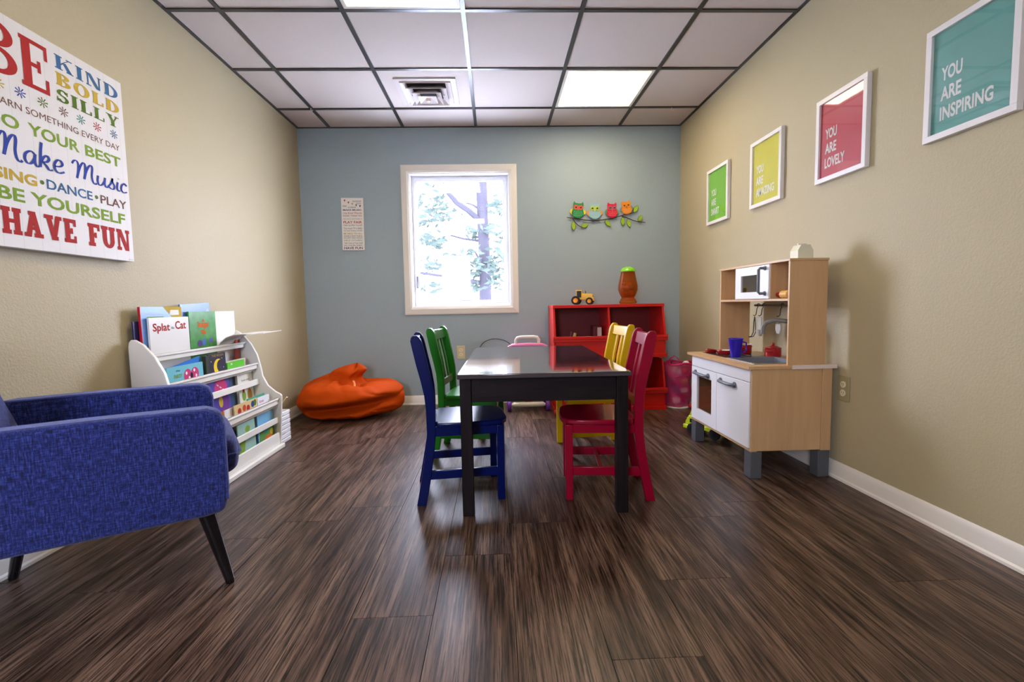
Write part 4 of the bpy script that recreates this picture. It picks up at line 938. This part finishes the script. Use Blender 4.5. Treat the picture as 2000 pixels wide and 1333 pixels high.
# ------------------------------------------------------------ red bin storage
rb = thing('bin_shelf', 'bright red two-tier stacking bin unit against the blue wall', 'storage unit', (.455, 4.150, 0))
RW, D0, D1 = .892, -.352, -.425      # width, top front depth, lip front depth
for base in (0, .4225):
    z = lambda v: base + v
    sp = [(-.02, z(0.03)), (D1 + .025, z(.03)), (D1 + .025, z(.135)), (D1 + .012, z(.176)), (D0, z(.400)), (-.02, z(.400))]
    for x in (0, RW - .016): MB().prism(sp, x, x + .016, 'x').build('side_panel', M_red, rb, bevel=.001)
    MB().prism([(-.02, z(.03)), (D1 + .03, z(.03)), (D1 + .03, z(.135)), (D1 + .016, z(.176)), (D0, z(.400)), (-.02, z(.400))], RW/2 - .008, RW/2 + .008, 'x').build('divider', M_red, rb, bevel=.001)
    Bx(.016, RW - .016, -.02, -.012, z(.03), z(.400)).build('back_panel', mat('shaded_red_backing', (.16, .006, .008), .5), rb, smooth=False)  # back board's red darkened: shade inside the bins is put into the colour
    Bx(-.006, RW + .006, D1 - .002, -.005, z(0), z(.030)).build('base_board', M_red, rb, bevel=.002)
    Bx(.016, RW - .016, D1 + .022, D1 + .034, z(.030), z(.134)).build('front_panel', M_red, rb, smooth=False)
    b = Bx(-.008, RW + .008, D1 - .004, D1 + .020, z(.134), z(.156)); b.box(-.008, RW + .008, D1 - .010, D1 + .014, z(.156), z(.177)); b.build('front_lip', M_red, rb, bevel=.002)
    if base: Bx(-.002, RW + .002, D0 - .012, -.008, z(.400), z(.424)).build('top_board', M_red, rb, bevel=.002)
tgp = thing('storybook', 'dark red book with a cream label standing in the top left red bin', 'book', (.845, 4.00, .454))
Bx(-.045, .022, -.10, .03, 0, .215).build('cover', mat('maroon_cover', (.12, .012, .02), .4), tgp, bevel=.001); Bx(-.012, .022, -.1012, -.1002, .10, .205).build('label_patch', mat('cream_label', (.62, .52, .46), .6), tgp, smooth=False)
tb2 = thing('toy_figure', 'small yellow and plum toy piece poking up in the top left red bin', 'toy', (.625, 3.86, .454))
MB().tube([(0, 0, .02), (.0, 0, .10), (.018, 0, .165)], [.02, .016, .012], 8).build('body', mat('ochre_toy', (.62, .42, .12), .5), tb2); MB().tube([(-.035, .01, .0), (-.022, .01, .10), (-.012, .01, .175)], [.014, .013, .008], 8).build('arm', mat('plum_toy', (.15, .03, .08), .5), tb2)
MB().box(-.05, .05, -.03, .04, 0, .02).build('foot', bpy.data.materials['plum_toy'], tb2, bevel=.004)

# ---- toys on top of the red unit
M_trac = mat('tractor_yellow', (.80, .48, .01), .3, coat=.3); M_tyre = mat('rubber_tyre', (.012, .012, .013), .7); M_glassd = mat('smoked_glass', (.01, .012, .02), .1)
tk = thing('toy_tractor', 'yellow toy tractor with black tyres at the left end of the red unit', 'toy tractor', (.715, 3.93, .8475), math.radians(-18))
b = MB(); b.box(-.03, .095, -.022, .022, .040, .062); b.prism([(.0, .05), (.085, .05), (.09, .075), (.08, .088), (0, .092)], -.022, .022); b.build('body', M_trac, tk, bevel=.003)
b = MB(); b.box(.088, .098, -.020, .020, .030, .060); b.build('front_weight', M_trac, tk, bevel=.002)
cb = MB(); cb.box(-.050, .002, -.027, .027, .112, .121)
for (x, y) in ((-.046, -.025), (-.046, .021), (-.004, -.025), (-.004, .021)): cb.box(x, x + .005, y, y + .004, .055, .113)
cb.box(-.052, .002, -.026, .026, .050, .058); cb.build('cab', M_trac, tk, bevel=.001)
Bx(-.043, -.005, -.022, .022, .058, .112).build('cab_glass', M_glassd, tk, smooth=False)
MB().tube([(.03, -.015, .088), (.03, -.015, .112)], .003, 8).build('exhaust', M_tyre, tk)
def wheel(par, x, y, z, r, wd, hub, sgn=-1, hubcol=None, axis='y'):
    Mx = Matrix.Translation((x, y, z)) @ Matrix.Rotation(PI / 2, 4, 'X')
    o = MB().lathe([(r * .55, -wd/2), (r * .9, -wd/2), (r, -wd * .3), (r, wd * .3), (r * .9, wd/2), (r * .55, wd/2), (r * .55, -wd/2)], 20, Mx).build('wheel', M_tyre, par)
    MB().lathe([(0, -wd*.36), (r*.3, -wd*.36), (r*.55, -wd*.48), (r*.56, wd*.48), (r*.3, wd*.36), (0, wd*.36)], 16, Mx).build('hub', hub, o)
M_hub = mat('amber_hub', (.80, .36, .01), .35)
for (x, y, r, wd) in ((-.048, -.040, .036, .026), (-.048, .040, .036, .026), (.062, -.036, .029, .022), (.062, .036, .029, .022)): wheel(tk, x, y, r, r, wd, M_hub)
b = MB(); b.tube([(-.048, -.03, .036), (-.048, .03, .036)], .005, 8); b.tube([(.062, -.03, .029), (.062, .03, .029)], .005, 8); b.build('axle', M_tyre, tk)
# plain amber jar with a green lid
jr = thing('toy_jar', 'plain amber plastic jar with a bright green lid and toy bits inside', 'jar', (1.095, 3.93, .8475))
M_amber = mat('amber_plastic', (.75, .24, .02), .08, trans=.85, ior=1.25)
MB().lathe([(0, .0), (.062, 0), (.072, .012), (.066, .030), (.052, .050), (.066, .075), (.080, .115), (.079, .150), (.068, .200), (.056, .262), (.053, .262), (.064, .200), (.075, .150), (.076, .115), (.062, .078), (.048, .052), (0, .048)], 28).build('jar_body', M_amber, jr)
MB().lathe([(0, .305), (.030, .302), (.052, .290), (.064, .272), (.066, .264), (.064, .262), (0, .262)], 28).build('lid', mat('lime_plastic', (.20, .62, .02), .2, coat=.5), jr)
cnt = [((-.022, -.02, .085), (.028, .022, .02), I_red), ((.022, -.015, .09), (.026, .02, .022), I_orange), ((0, .02, .085), (.03, .025, .022), I_brown), ((-.012, -.01, .125), (.032, .028, .022), I_orange), ((.028, .01, .128), (.024, .022, .018), I_red), ((.0, .0, .162), (.034, .03, .018), I_orange), ((-.03, .01, .165), (.018, .018, .014), I_white)]
for c, r, m in cnt: MB().ball(c, r, 10, 6).build('toy_bit', m, jr)

# ------------------------------------------------------------ push cart, cable, ball under the window side
pcart = thing('push_cart', 'white, pink and purple toddler push cart beyond the table', 'toy cart', (.250, 3.86, 0))
M_pw = mat('white_toy_plastic', (.74, .71, .62), .35); M_pp = mat('purple_plastic', (.16, .03, .42), .35); M_pk = mat('pink_plastic', (.75, .22, .40), .35)
for sx in (-1, 1):
    for y in (-.055, .14):
        Mx = Matrix.Translation((sx * .155, y, .045)) @ Matrix.Rotation(PI / 2, 4, 'Y')
        o = MB().lathe([(0, -.015), (.04, -.015), (.045, -.010), (.045, .010), (.04, .015), (0, .015)], 24, Mx).build('wheel', M_pp, pcart)
        MB().lathe([(0, .015), (.018, .015), (.022, .019), (0, .021)], 16, Mx).build('hub', M_pw, o)
MB().tube([(-.138, -.055, .050), (-.118, -.055, .052), (.118, -.055, .052), (.138, -.055, .050)], [.010, .020, .020, .010], 16).build('front_axle', M_pw, pcart)
MB().tube([(-.138, .14, .045), (.138, .14, .045)], .010, 10).build('rear_axle', M_pw, pcart)
Bx(-.125, .125, -.045, .16, .072, .12).build('tray', M_pw, pcart, bevel=.012, seg=3)
Bx(-.03, .03, -.052, -.046, .074, .092).build('front_button', I_red, pcart, bevel=.002)
MB().prism([(-.045, .12), (-.052, .30), (-.030, .50), (-.010, .50), (.0, .12)], -.12, .12, 'x').build('panel', M_pk, pcart, bevel=.008, seg=3)
b = MB(); b.tube([(-.155, -.035, .515), (-.12, -.04, .530), (0, -.042, .534), (.12, -.04, .530), (.155, -.035, .515)], [.012, .016, .017, .016, .012], 12); b.build('shelf_rim', M_pk, pcart)
Bx(-.125, .125, -.058, -.020, .500, .528).build('activity_tray', M_pp, pcart, bevel=.006)
MB().tube([(-.092, -.03, .51), (-.092, -.034, .575), (-.080, -.035, .592), (-.05, -.036, .598), (.05, -.036, .598), (.080, -.035, .592), (.092, -.034, .575), (.092, -.03, .51)], .0125, 12).build('push_handle', M_pw, pcart)
tag(MB().tube([(a_, b_, c_) for (a_, c_), b_ in zip(catmull([(-.15, .40), (-.150, .47), (-.11, .535), (-.02, .566), (.08, .545), (.135, .49), (.15, .38), (.145, .2), (.14, .02)]), [4.152] * 60)] if 1 else [(-.135, 4.155, .40), (-.155, 4.150, .47), (-.12, 4.150, .545), (-.02, 4.150, .575), (.09, 4.150, .545), (.13, 4.15, .50), (.14, 4.155, .20), (.14, 4.10, .008)], .003, 6).build('black_cable', M_black), 'thin black cable looping on the blue wall just left of the push cart', 'cable')
tag(MB().ball((.455, 3.60, .026), .026).build('toy_ball', I_red), 'small red ball on the floor right of the push cart wheel', 'ball')
tag(MB().ball((1.545, 3.72, .024), .024).build('toy_ball', I_red), 'small red ball by the right baseboard, behind the yellow-green truck', 'ball')

# ------------------------------------------------------------ pink mesh bag of toys
mb = thing('mesh_bag', 'sagging pink mesh toy bag between the red unit and the right wall', 'bag', (1.475, 3.83, 0))
M_mesh = mat('magenta_mesh', (.60, .02, .16), .5, alpha=.55, bump=.5, bscale=30); M_rim = mat('magenta_binding', (.62, .01, .12), .45)
vs, fs = [], []; A, B_ = 40, 20
for i in range(B_ + 1):
    v = i / B_
    for k in range(A):
        th = 2 * PI * k / A; r = .095 + .018 * v + .010 * math.sin(v * 9 + th * 2) + .007 * math.sin(th * 6 + v * 13)
        vs.append((r * math.cos(th) - .006 * math.sin(v * 5), r * math.sin(th), .012 + .345 * v + .008 * math.sin(th * 4 + 1) * v))
fs = [(i*A + k, i*A + (k+1) % A, (i+1)*A + (k+1) % A, (i+1)*A + k) for i in range(B_) for k in range(A)]
MB().add(vs, fs).build('mesh_wall', M_mesh, mb)
MB().tube([(.115 * math.cos(t_) + .005, .115 * math.sin(t_), .360 + .006 * math.sin(4 * t_ + 1)) for t_ in [2 * PI * k / 32 for k in range(33)]], .008, 8, cap=False).build('rim', M_rim, mb)
MB().lathe([(0, 0), (.100, 0), (.103, .006), (.100, .012), (0, .012)], 32).build('base', M_pw, mb)
MB().tube([(-.10, -.05, .355), (-.085, -.06, .40), (-.05, -.065, .425), (-.02, -.065, .40), (.005, -.075, .355)], .010, 8, flat=.35).build('carry_strap', M_rim, mb)
MB().tube([(-.112, 0, .30), (-.06, -.098, .26), (.04, -.106, .27), (.108, -.03, .33)], .006, 8, flat=.4).build('trim_band', M_rim, mb)
tc = [((-.03, -.045, .05), I_white, .040), ((.04, .0, .06), I_red, .042), ((-.03, .03, .09), I_pink, .04), ((-.035, -.045, .14), I_blue, .042), ((.045, -.03, .125), I_white, .035), ((.0, .03, .17), I_red, .04), ((-.045, -.02, .22), I_blue, .034), ((.035, -.045, .20), I_yel, .036), ((.03, .03, .26), I_white, .042), ((-.035, -.01, .295), I_white, .038), ((.04, -.04, .285), I_cat, .034), ((.055, -.035, .345), I_white, .030), ((-.02, .04, .33), I_pink, .036), ((.0, -.05, .245), I_blue, .03)]
nm = {I_white.name: 'white', I_red.name: 'red', I_pink.name: 'pink', I_blue.name: 'blue', I_yel.name: 'yellow', I_cat.name: 'orange'}
for k, (c, m, r) in enumerate(tc):
    b = MB().box(-r*.75, r*.75, -r*.6, r*.6, -r*.6, r*.6, M=Matrix.Rotation(k * .9, 3, 'Z').to_4x4() @ Matrix.Rotation(k * .5, 4, 'X'))
    o = b.build('toy_block', m, bevel=.008, seg=2); o.location = (1.475 + c[0], 3.83 + c[1], c[2] + .012)
    tag(o, nm[m.name] + ' rounded toy block ' + ('at the bottom' if c[2] < .1 else 'low down' if c[2] < .16 else 'halfway up' if c[2] < .23 else 'high up' if c[2] < .3 else 'at the very top') + (' left' if c[0] < -.01 else ' right' if c[0] > .01 else ' middle') + ' of the pink mesh bag', 'toy block', 'toy blocks in the mesh bag')

# ------------------------------------------------------------ yellow-green toy truck
tt = thing('toy_truck', 'yellow-green toy truck nosing out from under the play kitchen', 'toy truck', (1.345, 2.94, 0), math.radians(118))
M_tg = mat('acid_yellow_plastic', (.58, .72, .01), .3, coat=.2)
b = MB(); b.box(.05, .165, -.060, .060, .030, .058); b.build('bumper', M_tg, tt, bevel=.006, seg=3)
b = MB(); b.prism([(.06, .058), (.150, .058), (.152, .075), (.135, .105), (.125, .118), (.06, .118)], -.052, .052); b.build('cab', M_tg, tt, bevel=.004)
for s_ in (-1, 1): Bx(.085, .115, s_ * .0525 - .0008, s_ * .0525 + .0008, .075, .100).build('side_window', M_black, tt, smooth=False)
Bx(.1440, .1478, -.035, .035, .062, .082, M=None).build('grille', M_black, tt, smooth=False)
b = MB(); b.tube([(.145, -.045, .085), (.145, -.02, .085)], .006, 8); b.build('headlamp', M_black, tt)
for s_ in (-1, 1): MB().tube([(.118, s_ * .044, .118), (.100, s_ * .042, .160), (.085, s_ * .040, .175), (.066, s_ * .042, .165), (.064, s_ * .044, .118)], .006, 8).build('roll_bar', M_tg, tt)
MB().tube([(.085, -.040, .175), (.085, .040, .175)], .006, 8).build('roll_bar', M_tg, tt)
Bx(-.155, .055, -.046, .046, .040, .066).build('bed', M_tg, tt, bevel=.004)
for (x, y) in ((.095, -.052), (.095, .052), (-.075, -.056), (-.075, .056)): wheel(tt, x, y, .036, .036, .024, mat('olive_hub', (.45, .40, .02), .4) if 'olive_hub' not in bpy.data.materials else bpy.data.materials['olive_hub'])

# ------------------------------------------------------------ play kitchen (x: depth, front at 1.205; y: 2.20 .. 2.895)
kt = thing('play_kitchen', 'birch and white wooden play kitchen against the right wall', 'play kitchen', (1.205, 2.20, 0))
KD, KW = .385, .695
for (x, y) in ((0, 0), (0, KW - .062), (KD - .055, 0), (KD - .055, KW - .062)): Bx(x, x + .055, y, y + .062, 0, .132).build('leg', M_greyleg, kt, bevel=.003)
b = MB(); b.box(.0, .030, 0, .012, .132, .530); b.box(.030, .338, .0, .010, .135, .530); b.box(.338, KD, -.004, .014, .132, .530)
b.build('side_panel', M_birch, kt, bevel=.0012)
Bx(.0, KD, KW - .012, KW, .132, .530).build('side_panel', M_birch, kt, bevel=.0012)
Bx(.0, KD, .012, KW - .012, .132, .144).build('bottom_panel', M_birchh, kt, smooth=False)
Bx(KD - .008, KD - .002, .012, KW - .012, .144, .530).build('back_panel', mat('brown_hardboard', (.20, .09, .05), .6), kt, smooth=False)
Bx(.10, KD - .01, .375, KW - .012, .300, .310).build('oven_shelf', M_white, kt, smooth=False)
Bx(.04, KD - .01, .358, .368, .144, .520).build('partition', M_birch, kt, smooth=False)
# worktop with a sink cut-out
SX0, SX1, SY0, SY1 = .055, .300, .075, .330
b = MB(); x0, x1, y0, y1 = -.022, KD + .012, -.010, KW + .018
b.box(x0, x1, y0, SY0, .531, .545).box(x0, x1, SY1, y1, .531, .545).box(x0, SX0, SY0, SY1, .531, .545).box(SX1, x1, SY0, SY1, .531, .545)
b.build('worktop', M_birchh, kt, smooth=False)
Bx(.185, x1 + .003, y0 - .004, y0, .529, .548).build('edge_strip', mat('pale_edging', (.74, .62, .55), .5), kt, smooth=False)
b = MB(); b.box(SX0 - .010, SX1 + .010, SY0 - .010, SY0 + .004, .545, .549).box(SX0 - .010, SX1 + .010, SY1 - .004, SY1 + .010, .545, .549).box(SX0 - .010, SX0 + .004, SY0, SY1, .545, .549).box(SX1 - .004, SX1 + .010, SY0, SY1, .545, .549)
b.box(SX0, SX1, SY0, SY1, .470, .473).box(SX0, SX0 + .003, SY0, SY1, .473, .545).box(SX1 - .003, SX1, SY0, SY1, .473, .545).box(SX0, SX1, SY0, SY0 + .003, .473, .545).box(SX0, SX1, SY1 - .003, SY1, .473, .545)
b.build('sink', mat('sink_metal', (.30, .31, .33), .35, metal=.6), kt, smooth=False)
Bx(.050, .290, .375, .660, .5452, .5475).build('hob', mat('dark_hob', (.03, .03, .03), .2), kt, smooth=False)
for y in (.445, .590): MB().lathe([(.040, .5475), (.055, .5475), (.055, .5485), (.040, .5485), (.040, .5475)], 28, Matrix.Translation((.17, y, 0))).build('hob_ring', M_greypl, kt)
# white fascia and doors
Bx(-.004, .008, .014, KW - .014, .467, .528).build('fascia', M_white, kt, bevel=.0015)
def bow_handle(par, y0, y1, z, x=-.004, vert=False):
    b = MB()
    if not vert:
        b.tube([(x, y0, z), (x - .014, y0 + .004, z), (x - .020, y0 + .016, z), (x - .020, y1 - .016, z), (x - .014, y1 - .004, z), (x, y1, z)], [.010, .010, .010, .010, .010, .010], 10, flat=.8)
        for y in (y0, y1): b.tube([(x, y, z), (x - .006, y, z)], .015, 14)
    else:
        b.tube([(x, y0, z), (x - .026, y0, z), (x - .034, y0, z - .008), (x - .034, y0, z - y1 + .008), (x - .026, y0, z - y1), (x, y0, z - y1)], .0072, 10)
        for q in (z, z - y1): b.tube([(x, y0, q), (x - .004, y0, q)], .012, 14)
    return b.build('handle', M_greypl, par)
d1 = Bx(-.006, .008, .014, .350, .146, .464).build('cupboard_door', M_white, kt, bevel=.0015); bow_handle(d1, .150, .300, .432, -.006)
oy0, oy1, oz0, oz1 = .413, .607, .213, .413
b = MB(); b.box(-.006, .008, .354, KW - .014, .146, oz0).box(-.006, .008, .354, KW - .014, oz1, .464).box(-.006, .008, .354, oy0, oz0, oz1).box(-.006, .008, oy1, KW - .014, oz0, oz1)
d2 = b.build('oven_door', M_white, kt, smooth=False); Bx(.001, .003, oy0, oy1, oz0, oz1).build('oven_glass', pane_mat('oven_acrylic', (.86, .82, .80), .16), d2, smooth=False); bow_handle(d2, .452, .620, .432, -.006)
# upper unit (open back below the shelf)
UX0, UX1, UT = .170, .352, 1.045
for y in (0, KW - .012): Bx(UX0, UX1, y, y + .012, .545, UT - .008).build('upper_side', M_birch, kt, bevel=.001)
Bx(UX0 - .004, UX1 + .002, -.004, KW + .004, UT - .008, UT + .003).build('top_board', M_birchh, kt, bevel=.001)
Bx(UX0, UX1, .012, KW - .012, .850, .862).build('upper_shelf', M_birchh, kt, bevel=.001)
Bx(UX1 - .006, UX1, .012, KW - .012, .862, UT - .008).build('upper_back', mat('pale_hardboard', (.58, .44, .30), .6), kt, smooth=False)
MY0, MY1 = .165, .500
for y in (MY0 - .008, MY1 + .002): Bx(UX0 + .004, UX1 - .006, y, y + .008, .862, UT - .008).build('upper_divider', M_birch, kt, smooth=False)
my0, my1, mz0, mz1 = .255, .440, .900, .990
b = MB(); b.box(UX0 - .004, UX0 + .008, MY0, MY1, .864, mz0).box(UX0 - .004, UX0 + .008, MY0, MY1, mz1, UT - .010).box(UX0 - .004, UX0 + .008, MY0, my0, mz0, mz1).box(UX0 - .004, UX0 + .008, my1, MY1, mz0, mz1)
d3 = b.build('microwave_door', M_white, kt, smooth=False); Bx(UX0 + .001, UX0 + .003, my0, my1, mz0, mz1).build('door_window', pane_mat('smoky_acrylic', (.86, .86, .86), .3), d3, smooth=False); bow_handle(d3, .200, .128, 1.018, UX0 - .004, True)
MB().tube([(.340, .013, .826), (.340, KW - .09, .826)], .006, 10).build('utensil_rail', mat('dark_rail', (.13, .12, .10), .35, metal=.6), kt)
# tap
b = MB(); b.tube([(.325, .17, .545), (.325, .17, .700), (.318, .18, .725), (.29, .205, .745), (.245, .235, .752), (.212, .262, .738), (.200, .268, .715), (.200, .268, .680)], [.013, .012, .0115, .0115, .0115, .0115, .0115, .0125], 14); b.build('tap', mat('grey_tap', (.17, .17, .155), .4), kt)
b = MB(); b.lathe([(0, .545), (.016, .545), (.014, .565), (.020, .575), (.018, .590), (0, .592)], 16, Matrix.Translation((.262, .045, 0))); b.build('tap_knob', mat('steel_blue_plastic', (.10, .16, .22), .4), kt)

# ---- loose things on the kitchen
KX, KY = 1.205, 2.20
M_rede = mat('red_enamel', (.36, .01, .015), .2, coat=.5); M_crm = mat('cream_enamel', (.74, .70, .62), .25)
def pan(lab, x, y, z, r, h, hd, name='frying_pan', hang=None):
    t = thing(name, lab, 'pan', (x, y, z), hd)
    MB().lathe([(0, 0), (r * .80, 0), (r * .95, h * .5), (r, h), (r * .95, h), (r * .88, h * .45), (r * .74, .004), (0, .004)], 28).build('bowl', M_rede, t)
    MB().lathe([(0, .0045), (r * .72, .0045), (r * .90, h * .75), (r*.93, h*.98), (r * .86, h * .45), (r * .70, .0043), (0, .0043)], 28).build('lining', M_crm, t)
    b = MB().tube([(r * .95, 0, h * .85), (r * 1.4, 0, h * 1.0), (r * 2.05, 0, h * 1.1)], [.007, .008, .009], 10, flat=.6); b.build('handle', M_rede, t); return t
def pot(lab, x, y, z, r, h, lid=True):
    t = thing('toy_pot', lab, 'pot', (x, y, z), .6)
    MB().lathe([(0, 0), (r * .92, 0), (r, h * .15), (r, h), (r * 1.04, h + .002), (r * .96, h + .002), (r * .94, .005), (0, .005)], 28).build('body', M_rede, t)
    for s_ in (-1, 1): MB().tube([(s_ * r * .98, -.014, h * .72), (s_ * (r + .018), -.012, h * .76), (s_ * (r + .018), .012, h * .76), (s_ * r * .98, .014, h * .72)], .0045, 8).build('side_handle', M_rede, t)
    if lid:
        MB().lathe([(0, h + .016), (r * .5, h + .013), (r * 1.02, h + .003), (r * 1.02, h + .0022), (0, h + .0022)], 28).build('lid', M_rede, t); MB().ball((0, 0, h + .022), (.009, .009, .008)).build('knob', M_rede, t)
    else: MB().lathe([(r * .955, h * .98), (r*1.0, h + .004), (r * 1.05, h + .003), (r * .955, h * .98)], 28).build('cream_rim', M_crm, t)
ZT = .5486
pan('red toy frying pan with cream lining on the near ring of the play hob', KX + .125, KY + .535, ZT, .045, .022, math.radians(150))
pan('small red toy pan at the far end of the play hob', KX + .085, KY + .625, ZT, .036, .016, math.radians(-65), name='saucepan')
pot('red toy pot with a cream rim behind the purple cup', KX + .238, KY + .520, ZT, .036, .050, False)
pot('red lidded toy pot on the worktop behind the sink', KX + .262+.055, KY + .352+.02, .5452, .042, .046, True)
cp = thing('plastic_cup', 'translucent purple-blue cup standing by the sink', 'cup', (KX + .098, KY + .352, .5478))
MB().lathe([(0, 0), (.025, 0), (.026, .004), (.036, .098), (.040, .102), (.038, .104), (.0335, .098), (.023, .006), (0, .006)], 28).build('cup_wall', mat('indigo_translucent', (.05, .03, .62), .15, trans=.45, ior=1.3), cp)
MB().tube([(.034, -.008, .085), (.052, -.012, .080), (.053, -.012, .04), (.029, -.008, .025)], .004, 8).build('handle', bpy.data.materials['indigo_translucent'], cp)
rp = thing('rolling_pin', 'toy rolling pin with a red handle on the upper shelf beside the microwave', 'rolling pin', (KX + .200, KY + .070, .8625), math.radians(86))
MB().tube([(-.03, 0, .020), (-.028, 0, .020), (.034, 0, .020), (.036, 0, .020)], [.014, .0195, .0195, .014], 18).build('roller', mat('honey_wood', (.70, .38, .08), .4), rp)
for s_, a in ((-1, -.03), (1, .036)): MB().tube([(a, 0, .020), (a + s_ * .004, 0, .020), (a + s_ * .008, 0, .020), (a + s_ * (.046 if s_ > 0 else .018), 0, .020), (a + s_ * (.052 if s_ > 0 else .022), 0, .020)], [.006, .008, .0125, .0115, .006], 14).build('handle', I_red, rp)
mc = thing('milk_carton', 'small cream toy milk carton on top of the play kitchen', 'carton', (KX + .262, KY + .060, UT + .0032))
MB().prism([(-.037, 0), (.037, 0), (.037, .040), (.022, .066), (-.022, .066), (-.037, .040)], -.030, .030).build('carton_body', mat('cream_wood', (.70, .68, .50), .5), mc, smooth=False)
Bx(-.020, .020, -.004, .004, .066, .074).build('crimped_top', M_crm, mc)
# hooks and utensils on the rail
M_wire = mat('dark_wire', (.05, .05, .045), .35, metal=.7)
hk_y = [.565, .510, .330, .225, ]
ulab = ['whisk-like pair of metal tongs', 'clear plastic measuring scoop', 'clear plastic slotted spoon', 'clear plastic spatula']
M_clr = mat('clear_utensil_plastic', (.62, .62, .56), .25, alpha=.75)
for k, y in enumerate(hk_y):
    o = MB().tube([(.336, 0, -.008), (.331, 0, 0), (.333, 0, .008), (.340, 0, .011), (.347, 0, .006), (.346, 0, -.004)][::-1] + [(.330, 0, -.02), (.326, -.004, -.035), (.320, -.010, -.052), (.312, -.010, -.060), (.305, -.006, -.056)], .0022, 8).build('rail_hook', M_wire)
    o.location = (KX, KY + y, .826)
    tag(o, 'dark S-hook on the rail holding the ' + ulab[k], 'hook', 'S-hooks on the play kitchen rail')
    u = thing('toy_utensil', ulab[k] + ' hanging from the rail under the upper shelf', 'utensil', (KX + .312, KY + y - .010, .760), 0, 'toy utensils hanging over the play sink')
    if k == 0:
        for s_ in (-1, 1): MB().tube([(0, 0, .0), (0, s_ * .008, -.03), (0, s_ * .012, -.09), (-.012, s_ * .010, -.115), (-.03, s_ * .006, -.118)], .0028, 8).build('tong_arm', M_wire, u)
    elif k == 1:
        MB().box(-.003, .003, -.018, .018, -.075, -.002).build('scoop_handle', M_clr, u, bevel=.002); MB().lathe([(.010, -.11), (.020, -.085), (.021, -.075), (.018, -.075), (.009, -.108)], 16).build('scoop', M_clr, u)
    elif k == 2:
        MB().tube([(0, 0, -.002), (0, 0, -.03)], .004, 8).build('grip', M_clr, u); MB().prism([(-.020, -.034), (.020, -.034), (.024, -.06), (.012, -.085), (-.012, -.085), (-.024, -.06)], -.002, .002, 'x').build('spoon_head', M_clr, u)
    else:
        MB().tube([(0, 0, -.002), (0, 0, -.03)], .004, 8).build('grip', M_clr, u); MB().box(-.002, .002, -.022, .022, -.090, -.032).build('blade', M_clr, u, bevel=.001)
